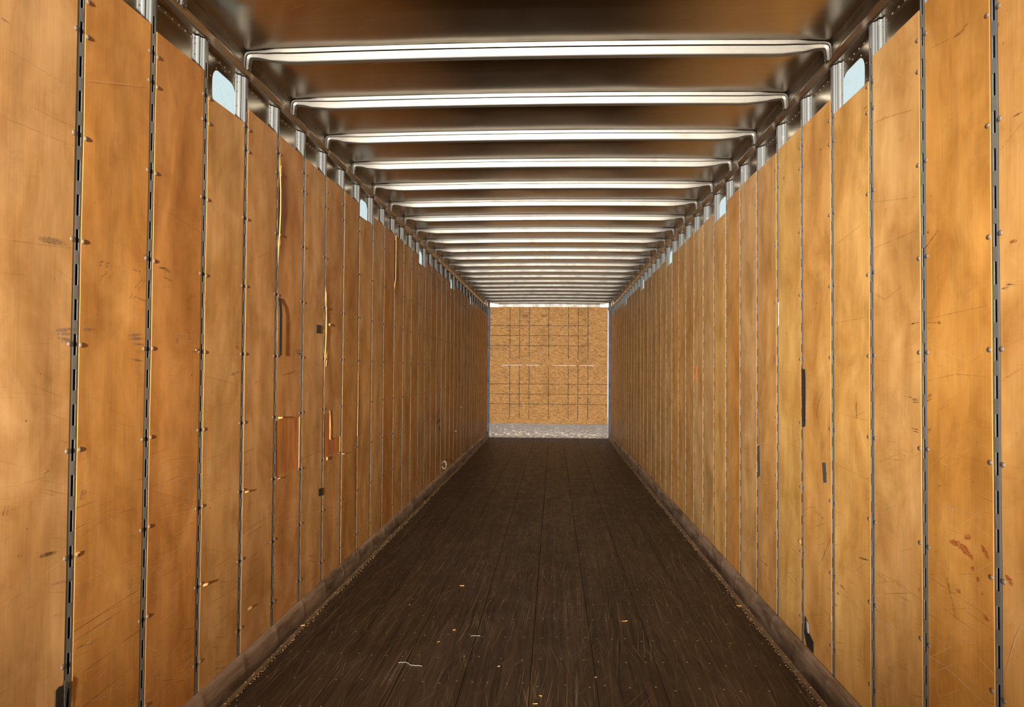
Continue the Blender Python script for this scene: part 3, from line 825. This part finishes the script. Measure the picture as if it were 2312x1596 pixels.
for sd, c, w, pts in MARKS:
    side = {'L': 'left', 'R': 'right'}[sd]
    xf, s, y0 = SIDES[side]
    ym = sum(p[0] for p in pts) / len(pts)
    i = math.floor((ym - y0) / PIT)
    o, ya, yb, cy = PANEL[(side, i)]
    q = [(min(max(p[0], ya + 0.002), yb - 0.002) - cy, p[1]) for p in pts]
    if max(abs(q[0][0] - q[-1][0]), abs(q[0][1] - q[-1][1])) < 0.004: continue
    mb = ribbon(q, max(w, 0.003) * (2.0 if c in ('blue', 'red', 'grey') else 1), 0.0024, s)
    put('scratch' if c in ('pale', 'brown', 'white') else 'scuff_mark', mb.mesh('scuff_mark', [MK[c]]), o)

# ---- torn chips and splinters still hanging on the panels
def splinter(side, y, z, out, ly, lz, name='splinter', mat='splinter'):
    xf, s, y0 = SIDES[side]
    out *= 0.6; ly *= 0.8; lz *= 0.38
    i = math.floor((y - y0) / PIT)
    i = max(min(i, N1), N0)
    o, ya, yb, cy = PANEL[(side, i)]
    y = min(max(y, ya + 0.004), yb - 0.004)
    rnd = random.Random(int(y * 1000))
    mb = MB()
    a = [(0.0005, -0.010, -lz / 2), (0.0005, 0.010, -lz / 2), (0.0005, 0.010, lz / 2), (0.0005, -0.010, lz / 2)]
    b = [(out, ly - 0.006, -lz * 0.3), (out * 0.9, ly + 0.006, -lz * 0.45), (out, ly + 0.006, lz * 0.35), (out * 0.9, ly - 0.005, lz * 0.25)]
    m_ = [((p[0] + q[0]) * 0.42 + out * 0.05, (p[1] + q[1]) / 2 - 0.002, (p[2] + q[2]) / 2) for p, q in zip(a, b)]
    rings = [[mb.vert(s * p[0], p[1], p[2]) for p in r] for r in (a, m_, b)]
    for q in range(2):
        for k in range(4): mb.face([rings[q][k], rings[q][(k + 1) % 4], rings[q + 1][(k + 1) % 4], rings[q + 1][k]])
    mb.face(rings[2]); mb.face(rings[0])
    return put(name, mb.mesh(name, [M[mat]]), o, (0, y - cy, z))
for a in (('left', 3.852, 1.179, 0.030, 0.018, 0.030), ('left', 5.04, 0.861, 0.028, 0.012, 0.016), ('left', 3.04, 0.541, 0.020, 0.014, 0.030), ('left', 3.447, 0.858, 0.018, 0.014, 0.022),
          ('left', 10.888, 0.552, 0.05, 0.03, 0.03), ('left', 11.542, 0.869, 0.04, 0.02, 0.02), ('left', 3.86, 0.861, 0.012, 0.02, 0.018), ('left', 4.70, 0.868, 0.012, 0.006, 0.06),
          ('left', 2.940, 1.507, 0.010, -0.012, 0.020), ('left', 3.50, 0.298, 0.012, 0.03, 0.035), ('left', 4.70, 1.72, 0.018, 0.01, 0.05), ('left', 2.20, 0.871, 0.006, 0.01, 0.02),
          ('right', 3.385, 0.36, 0.006, 0.0, 0.10), ('right', 3.79, 0.60, 0.008, 0.01, 0.05)):
    splinter(*a)
# vertical torn sliver edges beside the bare patches
def sliver(side, pts, w, lift, mat='splinter'):
    xf, s, y0 = SIDES[side]
    ym = pts[0][0]; i = math.floor((ym - y0) / PIT); o, ya, yb, cy = PANEL[(side, i)]
    mb = MB(); r = random.Random(3)
    rows = [[(s * 0.0006, y - cy - w / 2, z), (s * lift * r.uniform(0.5, 1), y - cy + r.uniform(-1, 1) * w * 0.3, z), (s * 0.0006, y - cy + w / 2, z)] for y, z in pts]
    mb.grid(rows)
    put('veneer_sliver', mb.mesh('veneer_sliver', [M[mat]]), o)
sliver('left', [(4.745, 1.17), (4.757, 1.13), (4.762, 1.08), (4.771, 1.04), (4.765, 0.98)], 0.006, 0.005)
sliver('left', [(4.650, 1.62), (4.66, 1.56), (4.665, 1.50), (4.655, 1.45)], 0.006, 0.006)
sliver('left', [(4.635, 1.92), (4.642, 1.80), (4.638, 1.70), (4.641, 1.62), (4.632, 1.5)], 0.004, 0.008, 'ply_edge')
sliver('left', [(3.832, 2.50), (3.84, 2.35), (3.836, 2.2), (3.833, 2.08)], 0.004, 0.007, 'ply_edge')
sliver('left', [(5.435, 1.40), (5.44, 1.2), (5.435, 0.95)], 0.004, 0.005, 'ply_edge')

# ---- side sheet rivets below the rail (tiny: joined)
for side, (xf, s, y0) in SIDES.items():
    mb = MB()
    xs = xf - s * DEP
    for i in range(N0, N1):
        yc = wy(side, i)
        for k in range(6):
            y = yc + 0.078 + 0.0505 * k
            if abs(y - yc - PIT) > 0.065: mb.dome((xs, y, 2.771), (s, 0, 0), 0.0052, 0.0028, 6)
        if i in WIN:
            c = yc + 0.235 + (0.01 if side == 'right' else 0)
            for k in range(10):
                a = 2 * math.pi * (k + 0.5) / 10
                mb.dome((xs, c + 0.148 * math.cos(a), 2.648 + 0.106 * math.sin(a)), (s, 0, 0), 0.0046, 0.0026, 6)
    o = put('sheet_rivets', mb.mesh('sheet_rivets', [M['rivet_bright']]), WALL[side]); o['kind'] = 'stuff'

# ---- light panels
n = 0
for side, (xf, s, y0) in SIDES.items():
    xs = xf - s * DEP
    mb = MB()
    ring = rounded(0, 0, 0.275, 0.200, 0.075)
    A = [mb.vert(-s * 0.0, p, q) for p, q in ring]; B = [mb.vert(-s * 0.0015, p, q) for p, q in ring]
    mb.face(A); mb.face(B[::-1])
    for k in range(len(A)): mb.face([A[k], B[k], B[(k + 1) % len(A)], A[(k + 1) % len(A)]])
    me = mb.mesh('window', [M['window']])
    for i in WIN:
        n += 1
        c = wy(side, i) + 0.235 + (0.01 if side == 'right' else 0)
        struct(put('window_%d' % n, me, None, (xs - s * 0.0035, c, 2.645)))

# ================================================================== top rails
for n_, (side, (xf, s, y0)) in enumerate(SIDES.items()):
    prof = [(0.016, HT + 0.004), (0.0165, 2.826), (0.0185, 2.820), (0.0175, 2.814), (0.004, 2.795), (-0.004, RAILB), (-DEP, RAILB + 0.001)]
    ys = [YD]
    for i in range(N0, N1 + 1):
        for d in (-0.055, -0.036, -0.018, 0, 0.018, 0.036, 0.055): ys.append(wy(side, i) + d)
    ys = [y for y in ys if YD <= y < YB - 0.002] + [YB - 0.002]
    rows = []
    for y in ys:
        i = round((y - y0) / PIT); dd = abs(y - wy(side, i)); k = max(0, 1 - (dd / 0.045) ** 2)
        row = []
        for j, (d, z) in enumerate(prof):
            if j in (4, 5): d += 0.007 * k; z -= 0.002 * k
            if j == 3: d += 0.002 * k
            row.append((xf + s * d, y, z))
        rows.append(row)
    mb = MB()
    for c in range(len(prof) - 1): mb.grid([[q[c], q[c + 1]] for q in rows], 0, True)
    # split-smooth via doubled rows is unnecessary: bevel points keep the creases
    struct(put('trim_%d' % (n_ + 1), mb.mesh('trim_%d' % (n_ + 1), [M['rail']])))

# ================================================================== ceiling and roof bows
BZ = 3.350; BP = 0.6096
bows = [BZ + BP * k for k in range(-6, 21)]
def bow_top(x):
    u = (x - XC) / HW
    return HT + 0.014 * (1 - u * u)
ys = []
for a, b in zip([YD] + bows, bows + [YB + 0.01]):
    for d in (0, 0.03, 0.045, 0.053, 0.062, 0.073, 0.088, 0.11, 0.15, 0.20, 0.27):
        if a + d < (a + b) / 2: ys.append(a + d)
    for d in (0.27, 0.20, 0.15, 0.11, 0.088, 0.073, 0.062, 0.053, 0.045, 0.03):
        if b - d > (a + b) / 2: ys.append(b - d)
ys.append(YB + 0.01); ys = sorted(set(ys))
NX = 36
xs_ = [XL + 0.016 + (XR - XL - 0.032) * (0.5 - 0.5 * math.cos(math.pi * k / NX)) for k in range(NX + 1)]
allb = [YD] + bows + [YB + 0.01]
rows = []
for y in ys:
    j = max(k for k in range(len(allb)) if allb[k] <= y + 1e-9)
    j = min(j, len(allb) - 2)
    dist = min(y - allb[j], allb[j + 1] - y); span = allb[j + 1] - allb[j]
    row = []
    for x in xs_:
        u = (x - XC) / HW
        ed = 1 - abs(u) ** 7
        edn = min(1.0, (1 - abs(u)) / 0.10)
        h = 0.0
        if dist > 0.053:
            q = (dist - 0.053)
            h = -0.011 * (1 - (1 - min(1, q / 0.13)) ** 2.4) - 0.003 * (1 - (1 - min(1, 2 * q / (span - 0.09))) ** 2)
        wob = 0.003 * noise.noise((x * 3.1, y * 4.3, j * 3.3)) * (1 if dist > 0.05 else 0)
        z = (bow_top(x) + 0.0012) * 1.0 + (h * (0.35 + 0.65 * edn) + wob) * ed - (0.000 if abs(u) < 0.97 else 0)
        row.append((x, y, z))
    rows.append(row)
mb = MB(); mb.grid(rows, 0, True)
ceil = struct(put('ceiling', mb.mesh('ceiling', [M['roof']])))
solid = ceil.modifiers.new('thick', 'SOLIDIFY'); solid.thickness = 0.004; solid.offset = 1

def bow_mesh():
    mb = MB()
    # path of the top line across the trailer, with the normal pointing into the room and the section depth
    path = []
    lx = XL + 0.0175
    def side(sgn, seq):
        out = []
        for d, z, nx, nz, h, fl in seq: out.append(((lx if sgn > 0 else XR - 0.0175) + sgn * d, z, sgn * nx, nz, h, fl))
        return out
    seq = [(0.000, 2.806, 1, 0, 0.010, 0.8), (0.000, 2.835, 1, 0, 0.013, 0.8), (0.001, 2.856, 1, 0, 0.015, 0.8), (0.005, 2.868, 0.86, -0.5, 0.016, 0.8), (0.014, 2.8760, 0.5, -0.86, 0.016, 0.85), (0.030, 2.8790, 0, -1, 0.017, 1.0),
           (0.060, 2.8796, 0, -1, 0.020, 1.0), (0.100, 2.8800, 0, -1, 0.029, 1.0), (0.150, bow_top(XL + 0.17), 0, -1, 0.040, 1.0), (0.20, bow_top(XL + 0.22), 0, -1, 0.046, 1.0), (0.25, bow_top(XL + 0.27), 0, -1, 0.048, 1.0)]
    path += side(1, seq)
    for k in range(1, 16):
        x = XL + 0.27 + (XR - XL - 0.54) * k / 16
        path.append((x, bow_top(x), 0, -1, 0.048, 1.0))
    path += side(-1, seq)[::-1]
    # section: (t along the trailer, fraction of depth)
    prof = [(-0.054, 0.00), (-0.053, 0.03), (-0.0480, 0.34), (-0.0465, 0.36), (-0.0440, 0.10), (-0.0300, 0.08), (-0.0260, 0.16), (-0.0188, 0.93), (-0.0165, 1.0), (0.0165, 1.0), (0.0185, 0.93), (0.0310, 0.16), (0.0390, 0.06), (0.046, 0.06), (0.046, 0.00)]
    rows = []
    for x, z, nx, nz, h, fl in path:
        row = []
        for t, f in prof:
            tt = t * (0.62 + 0.38 * min(1, h / 0.040)) if abs(t) > 0.017 else t
            row.append((x + nx * h * f, tt, z + nz * h * f))
        rows.append(row)
    # flat-shaded facets: duplicate vertices per section edge
    for c in range(len(prof) - 1):
        mb.grid([[r[c], r[c + 1]] for r in rows], 0, True)
    # fixing rivets on the legs
    for sgn, xw in ((1, lx), (-1, XR - 0.0175)):
        for t in (-0.010, 0.010):
            for z in (2.815, 2.842): mb.dome((xw + sgn * 0.0125, t, z), (sgn, 0, 0), 0.004, 0.0025, 6)
    return mb.mesh('roof_bow', [M['bow']])
BM = bow_mesh()
for y in bows:
    put('roof_bow', BM, ceil, (0, y, 0))

# ================================================================== floor
mb = MB(); mb.box((XL - DEP, YD, -0.10), (XR + DEP, YB + 0.06, -0.036))
floor = struct(put('floor', mb.mesh('floor', [M['void']])))
joints = [XL + 0.060, -1.022, -0.717, -0.412, -0.101, 0.203, 0.508, 0.812, XR - 0.068]
for a, b in zip(joints, joints[1:]):
    mb = MB()
    c = (a + b) / 2; g = 0.0013
    ny = 60
    r = random.Random(int(c * 100))
    sd = r.uniform(0, 30)
    def yy(k): return YD + (YB - 0.004 - YD) * k / ny
    rows = []
    for k in range(ny + 1):
        y = yy(k); e = 0.0007 * noise.noise((sd, y * 2, 0)); lift = 0.0008 * noise.noise((sd + 4, y, 0))
        rows.append([(a + g + e, y, -0.035), (a + g + e, y, -0.0015), (a + g + 0.0015 + e, y, lift), (c, y, lift + 0.0005), (b - g - 0.0015 + e, y, lift), (b - g + e, y, -0.0015), (b - g + e, y, -0.035)])
    mb.grid(rows, 0, False, True)
    for row in (rows[0], rows[-1]): mb.face([mb.vert(*p) for p in row])
    put('floorboard', mb.mesh('floorboard', [M['floor']]), floor)
mb = MB()
r = random.Random(4)
y = -0.2; 
while y < YB - 0.1:
    for a, b in zip(joints, joints[1:]):
        for f in (0.12, 0.5, 0.88) if r.random() < 0.5 else (0.12, 0.37, 0.63, 0.88):
            mb.dome((a + (b - a) * f + r.uniform(-0.012, 0.012), y + r.uniform(-0.02, 0.02), 0.0004), (0, 0, 1), 0.0052, 0.0016, 6)
    y += 0.3048
o = put('floor_screws', mb.mesh('floor_screws', [M['rivet_bright']]), floor); o['kind'] = 'stuff'

# ---- worn metal coves along the foot of the side walls
for side, (xf, s, y0) in SIDES.items():
    prof = [(0.0015, 0.1195), (0.0040, 0.1210), (0.0100, 0.1180), (0.0180, 0.1080), (0.0240, 0.0920), (0.0270, 0.0700), (0.0285, 0.0480), (0.0320, 0.0270), (0.0390, 0.0120)]
    ext = 0.0 if side == 'left' else 0.003
    ys = [YD]
    for i in range(N0, N1 + 1):
        for d in (-0.19, -0.12, -0.06, -0.03, -0.012, 0, 0.012, 0.03, 0.06, 0.12, 0.19): ys.append(wy(side, i) + d)
    ys = sorted(y for y in ys if YD <= y < YB - 0.001) + [YB - 0.001]
    rows = []
    for y in ys:
        i = round((y - y0) / PIT); dd = abs(y - wy(side, i)); k = math.exp(-(dd / 0.022) ** 2)
        row = []
        for j, (d, z) in enumerate(prof):
            e = 0.0015 * noise.noise((3, y * 1.7, z * 6)) + 0.0012 * noise.noise((7, y * 9, z * 9))
            if 1 <= j <= 6: e += 0.003 * k
            row.append((xf + s * (d + e + ext), y, z))
        rows.append(row)
    mb = MB(); mb.grid(rows, 0, True)
    cove = struct(put('baseboard_' + side, mb.mesh('baseboard_' + side, [M['cove']])))
    e0, e1 = (0.040, 0.0575) if side == 'left' else (0.043, 0.0655)
    rows = [[(xf + s * e0, y, 0.010), (xf + s * (e0 + 0.003), y, 0.0075), (xf + s * (e1 - 0.002), y, 0.006), (xf + s * e1, y, 0.004), (xf + s * e1, y, -0.02)] for y in ys]
    mb = MB(); mb.grid(rows, 0)
    put('edge_strip', mb.mesh('edge_strip', [M['ledge']]), cove)
    # grit that has gathered along the strip
    mb = MB(); r = random.Random(11 if side == 'left' else 12)
    for k in range(1000):
        y = 1.5 + (r.random() ** 1.6) * 14.4
        d = e1 + 0.002 + abs(r.gauss(0, 0.007)) if r.random() < 0.75 else e0 + r.uniform(0, 0.015)
        z = 0.001 if d > e1 else 0.0085
        q = r.uniform(0.0008, 0.0026); l = q * r.uniform(1, 2.6); a = r.uniform(0, math.pi)
        c = (xf + s * d, y)
        pts = []
        for uu, vv in ((-l, -q), (l, -q), (l * 0.6, q), (-l * 0.8, q * 0.7)):
            pts.append((c[0] + uu * math.cos(a) - vv * math.sin(a), c[1] + uu * math.sin(a) + vv * math.cos(a)))
        lo_ = [mb.vert(p[0], p[1], z) for p in pts]; tp = mb.vert(c[0], c[1], z + q * 1.3)
        for j in range(4): mb.face([lo_[j], lo_[(j + 1) % 4], tp])
    g = put('sawdust', mb.mesh('sawdust', [M['sawdust']])); g['kind'] = 'stuff'
    tag(g, 'pale wood crumbs gathered along the foot of the %s wall' % side, 'sawdust')

# ================================================================== front wall
WB = struct(empty('wall_back', (0, 0, 0)))
def part(name, a, b, mat, bev=0.0):
    mb = MB(); mb.box(a, b)
    me = mb.mesh(name, [M[mat]])
    if bev:
        bmx = bmesh.new(); bmx.from_mesh(me)
        bmesh.ops.bevel(bmx, geom=bmx.edges[:], offset=bev, segments=2, affect='EDGES')
        bmx.to_mesh(me); bmx.free()
    return put(name, me, WB)
SEAM = 1.558
XO0, XO1 = -1.384, 1.1495
part('strand_board', (XO0, YB, SEAM + 0.0035), (XO1, YB + 0.012, 2.817), 'osb')
part('strand_board', (XO0, YB + 0.001, 0.29), (XO1, YB + 0.013, SEAM - 0.0035), 'osb')
# blocking strips behind the joint leave it open in three places
for a, b in ((XO0, -1.13), (-0.69, -0.60), (-0.30, -0.02), (0.47, 0.55), (0.86, XO1)):
    part('joint_batten', (a, YB + 0.012, SEAM - 0.03), (b, YB + 0.030, SEAM + 0.03), 'ply_edge')
part('header_rail', (-1.20, YB - 0.030, 2.817), (0.98, YB + 0.03, 2.925), 'bright_al', 0.004)
part('corner_bracket', (-1.385, YB - 0.036, 2.813), (-1.20, YB + 0.03, 2.925), 'rail', 0.003)
part('corner_bracket', (0.98, YB - 0.036, 2.813), (1.165, YB + 0.03, 2.925), 'rail', 0.003)
part('corner_post', (XL - DEP, YB - 0.02, 0.0), (-1.396, YB + 0.04, 2.90), 'dark_post', 0.003)
part('corner_post', (1.172, YB - 0.02, 0.0), (XR + DEP, YB + 0.04, 2.90), 'dark_post', 0.003)
part('edge_bead', (-1.3955, YB - 0.006, 0.02), (-1.3842, YB + 0.03, 2.80), 'dark_post', 0.002)
part('edge_bead', (1.1600, YB - 0.006, 0.02), (1.1660, YB + 0.03, 2.80), 'bright_al', 0.002)
# dark gussets under the brackets
part('gusset', (XL - DEP, YB - 0.028, 2.74), (-1.380, YB - 0.019, 2.90), 'dark_post')
part('gusset', (1.150, YB - 0.028, 2.74), (XR + DEP, YB - 0.019, 2.90), 'dark_post')
mb = MB()
rows = []
for k in range(41):
    x = -1.42 + (1.172 + 1.42) * k / 40
    rows.append([(x, YB - 0.004 + 0.003 * noise.noise((x * 3, z * 9, 2)), z + (0.004 * noise.noise((x * 8, 1, 1)) if z in (0.003, 0.303) else 0)) for z in (0.003, 0.05, 0.11, 0.18, 0.25, 0.303)])
mb.grid(rows, 0, True)
rows2 = [[(r_[-1][0], r_[-1][1], r_[-1][2]), (r_[-1][0], YB + 0.012, r_[-1][2] + 0.001)] for r_ in rows]
mb.grid(rows2, 0)
mb.grid([[(-1.42, YB + 0.014, -0.05), (-1.42, YB + 0.014, 0.32)], [(1.172, YB + 0.014, -0.05), (1.172, YB + 0.014, 0.32)]])
put('scuff_plate', mb.mesh('scuff_plate', [M['scuff']]), WB)
# sooty smudges on the upper board
for x, z, w, h in ((-0.63, 2.62, 0.17, 0.07), (-0.215, 2.625, 0.14, 0.06), (0.48, 2.46, 0.12, 0.03), (-0.13, 2.45, 0.10, 0.03)):
    mb = MB(); n_ = 14
    pts = [(x + w / 2 * math.cos(2 * math.pi * k / n_) * random.uniform(.7, 1.1), YB - 0.0012, z + h / 2 * math.sin(2 * math.pi * k / n_) * random.uniform(.7, 1.2)) for k in range(n_)]
    mb.face([mb.vert(*p) for p in pts])
    put('soot_smudge', mb.mesh('soot_smudge', [MK['smudge']]), WB)

# ================================================================== loose things
def patch(name, side, poly, mats, lift=0.0032, thick=0.0012, bulge=0.0, label='', cat='tape', lump=None):
    """a flat piece on the wall: polygon of (y, z), real thickness, optional belly standing off the wall"""
    xf, s, y0 = SIDES[side]
    cy = sum(p[0] for p in poly) / len(poly); z0 = min(p[1] for p in poly); z1 = max(p[1] for p in poly)
    def off(y, z): 
        return lift + bulge * math.sin(math.pi * (z - z0) / (z1 - z0)) ** 0.8 if bulge else lift + 0.0005 * noise.noise((y * 60, z * 60, 1))
    # refine the outline
    P_ = []
    for a, b in zip(poly, poly[1:] + poly[:1]):
        n = max(1, int(math.dist(a, b) / 0.012))
        for k in range(n): P_.append((a[0] + (b[0] - a[0]) * k / n, a[1] + (b[1] - a[1]) * k / n))
    b_ = bmesh.new()
    vs_ = [b_.verts.new((s * off(y, z), y - cy, z - z0)) for y, z in P_]
    f = b_.faces.new(vs_)
    if bulge: pass
    bmesh.ops.triangulate(b_, faces=b_.faces[:])
    ext = bmesh.ops.extrude_face_region(b_, geom=b_.faces[:])
    for v in ext['geom']:
        if isinstance(v, bmesh.types.BMVert): v.co.x += s * thick
    bmesh.ops.recalc_face_normals(b_, faces=b_.faces[:])
    me = bpy.data.meshes.new(name); b_.to_mesh(me); b_.free()
    me.materials.append(M[mats])
    o = put(name, me, None, (xf, cy, z0))
    tag(o, label, cat)
    return o
def strip(name, side, rail, w, mat, label, cat, thick=0.0015):
    """long strip following (y, z, standoff) points"""
    xf, s, y0 = SIDES[side]
    z0 = min(p[1] for p in rail); cy = rail[0][0]
    mb = MB()
    rows = []
    for y, z, d in rail:
        rows.append([(s * d, y - cy, z - z0), (s * (d + 0.001), y - cy + w, z - z0), (s * (d + 0.001 - thick), y - cy + w, z - z0), (s * (d - thick), y - cy, z - z0), (s * d, y - cy, z - z0)])
    mb.grid(rows)
    mb.face([mb.vert(*p) for p in rows[0][:4]]); mb.face([mb.vert(*p) for p in rows[-1][:4]])
    o = put(name, mb.mesh(name, [M[mat]]), None, (xf, cy, z0))
    return tag(o, label, cat)

patch('tape_piece', 'left', [(2.113, 0.497), (2.126, 0.503), (2.160, 0.498), (2.152, 0.47), (2.146, 0.40), (2.140, 0.33), (2.112, 0.33)], 'tape', label='torn dark tape on the nearest left wall post, low in the corner')
patch('tape_fold', 'left', [(2.150, 0.512), (2.166, 0.498), (2.160, 0.455), (2.153, 0.42), (2.150, 0.45)], 'tape_grey', lift=0.0048, label='curled grey tape flap above the torn dark tape in the left corner')
patch('tape_piece', 'left', [(4.452, 1.703), (4.540, 1.706), (4.536, 1.655), (4.447, 1.652)], 'tape', label='small dark square of tape high on the left wall')
patch('tape_piece', 'left', [(4.529, 0.702), (4.612, 0.696), (4.612, 0.650), (4.532, 0.657)], 'tape', label='small dark square of tape low on the left wall, left of a post')
strip('edge_strip_peeled', 'left', [(3.822, 1.805, 0.003), (3.815, 1.785, 0.006), (3.813, 1.76, 0.010), (3.814, 1.72, 0.012), (3.814, 1.66, 0.012), (3.814, 1.60, 0.012), (3.815, 1.55, 0.012), (3.815, 1.505, 0.012)],
      0.038, 'tape', 'long black strip peeling off the left wall edge with a bowed belly', 'strip')
patch('rubber_strip', 'right', [(3.752, 1.453), (3.709, 1.449), (3.699, 1.405), (3.704, 1.176), (3.744, 1.166)], 'tape', label='long black strip stuck upright beside a post on the right wall')
patch('tape_piece', 'right', [(3.476, 1.027), (3.432, 1.031), (3.428, 0.99), (3.436, 0.985), (3.422, 0.946), (3.460, 0.938)], 'tape_grey', label='short grey upright tape piece right of the long black strip')
patch('tape_piece', 'right', [(4.559, 0.991), (4.508, 1.002), (4.500, 0.827), (4.548, 0.812)], 'tape_grey', label='dark grey tape strip beside a right wall post, left of the long black strip')
t3 = patch('tape_piece', 'right', [(3.716, 0.262), (3.664, 0.236), (3.662, 0.200), (3.600, 0.176), (3.600, 0.124), (3.690, 0.124), (3.726, 0.175)], 'tape', label='torn dark tape at the foot of the right wall under a pale scrap')
patch('paper_scrap', 'right', [(3.694, 0.246), (3.666, 0.240), (3.660, 0.196), (3.680, 0.196)], 'white', lift=0.0052, label='pale scrap of paper stuck on the torn dark tape at the right wall foot', cat='paper')
patch('plastic_strip', 'right', [(4.157, 1.818), (4.137, 1.815), (4.137, 1.692), (4.152, 1.684)], 'white', label='narrow pale plastic strip beside a post on the right wall', cat='strip')
def tube(name, pts, r, mat, label, cat, loc=(0, 0, 0)):
    c = bpy.data.curves.new(name, 'CURVE'); c.dimensions = '3D'; c.bevel_depth = r; c.bevel_resolution = 1; c.resolution_u = 4
    sp = c.splines.new('POLY'); sp.points.add(len(pts) - 1)
    for p, q in zip(sp.points, pts): p.co = (*q, 1)
    c.materials.append(M[mat])
    o = put(name, c, None, loc)
    dg = bpy.context.evaluated_depsgraph_get()
    me = bpy.data.meshes.new_from_object(o.evaluated_get(dg)); 
    bpy.data.objects.remove(o)
    o = put(name, me, None, loc)
    return tag(o, label, cat)
strip('ribbon', 'right', [(6.46, 1.490, 0.006), (6.445, 1.485, 0.010), (6.44, 1.46, 0.012), (6.452, 1.42, 0.010), (6.462, 1.385, 0.006), (6.458, 1.36, 0.004)], 0.022, 'orange', 'orange ribbon hanging on the far right wall', 'ribbon', 0.0012)
def squig(n, L_, seed):
    r = random.Random(seed); p = []; a = r.uniform(0, 1); x = y = 0
    for k in range(n):
        a += r.uniform(-0.9, 0.9); x += math.cos(a) * L_ / n; y += math.sin(a) * L_ / n * 0.8
        p.append((x, y, 0.0022 + 0.002 * abs(math.sin(k * 1.3))))
    return p
tube('string_piece', squig(16, 0.16, 3), 0.0011, 'string', 'frayed pale string lying on the floor, left of the other', 'string', (-0.760, 3.66, 0))
tube('string_piece', squig(9, 0.06, 8), 0.0009, 'string', 'short pale string curl lying on the middle of the floor', 'string', (-0.441, 4.05, 0))
tube('wire_tangle', [(0.02 + 0.030 * math.cos(k * 0.9), 0.004 * k, 0.05 * math.sin(k * 0.9)) for k in range(18)], 0.0022, 'string', 'pale tangled loop of string low on the far left wall', 'string', (XL + 0.005, 9.65, 0.21))

def chip(x, y, lx, ly, a, label, mat='splinter', z=0.0015, name='wood_splinter', group=None):
    lx *= 0.75; ly *= 0.38
    mb = MB(); r = random.Random(int(abs(x) * 999 + y * 77))
    prof = [(-1, -0.2), (-0.6, -1), (0.5, -0.9), (1, 0.1), (0.7, 0.9), (-0.7, 0.8)]
    lo_ = []; hi = []
    for u, v in prof:
        u *= lx / 2 * r.uniform(.85, 1.1); v *= ly / 2 * r.uniform(.7, 1.1)
        lo_.append(mb.vert(u, v, 0)); hi.append(mb.vert(u * 0.94, v * 0.85, ly * 0.3 + 0.001 + (0.002 if u > 0 else 0)))
    for k in range(6): mb.face([lo_[k], lo_[(k + 1) % 6], hi[(k + 1) % 6], hi[k]])
    mb.face(hi); mb.face(lo_[::-1])
    o = put(name, mb.mesh(name, [M[mat]]), None, (x, y, z), (0, 0, a))
    return tag(o, label, 'splinter', group)
chip(-0.602, 4.992, 0.045, 0.009, -0.1, 'thin tan splinter farthest back on the floor, left of centre')
chip(-0.870, 4.564, 0.022, 0.007, 1.2, 'small tan splinter on the floor nearest the left wall strip')
chip(-0.599, 3.956, 0.030, 0.006, 0.9, 'tan splinter on the floor just left of the short string curl')
chip(-0.542, 4.143, 0.022, 0.006, 0.1, 'tan splinter on the floor behind the short string curl')
chip(-0.051, 3.337, 0.020, 0.008, -0.5, 'small splinter in the middle of the floor nearest the camera')
chip(-0.073, 3.257, 0.028, 0.005, 0.0, 'thin splinter at the bottom edge of the view, middle of the floor')
chip(0.412, 4.363, 0.050, 0.005, 0.25, 'thin tan splinter on the floor right of centre')
chip(0.203, 3.557, 0.014, 0.008, 0.6, 'tiny dull chip on the floor right of the middle')
chip(-0.259, 3.654, 0.018, 0.006, -0.2, 'tiny tan chip on the floor beside the long joint left of the middle')
chip(XL + 0.052, 4.13, 0.034, 0.020, 0.3, 'orange wood chip lying on the left floor edge strip', z=0.0085)
chip(XR - 0.075, 4.70, 0.060, 0.014, -0.5, 'pale forked splinter lying by the right floor edge strip', z=0.002)
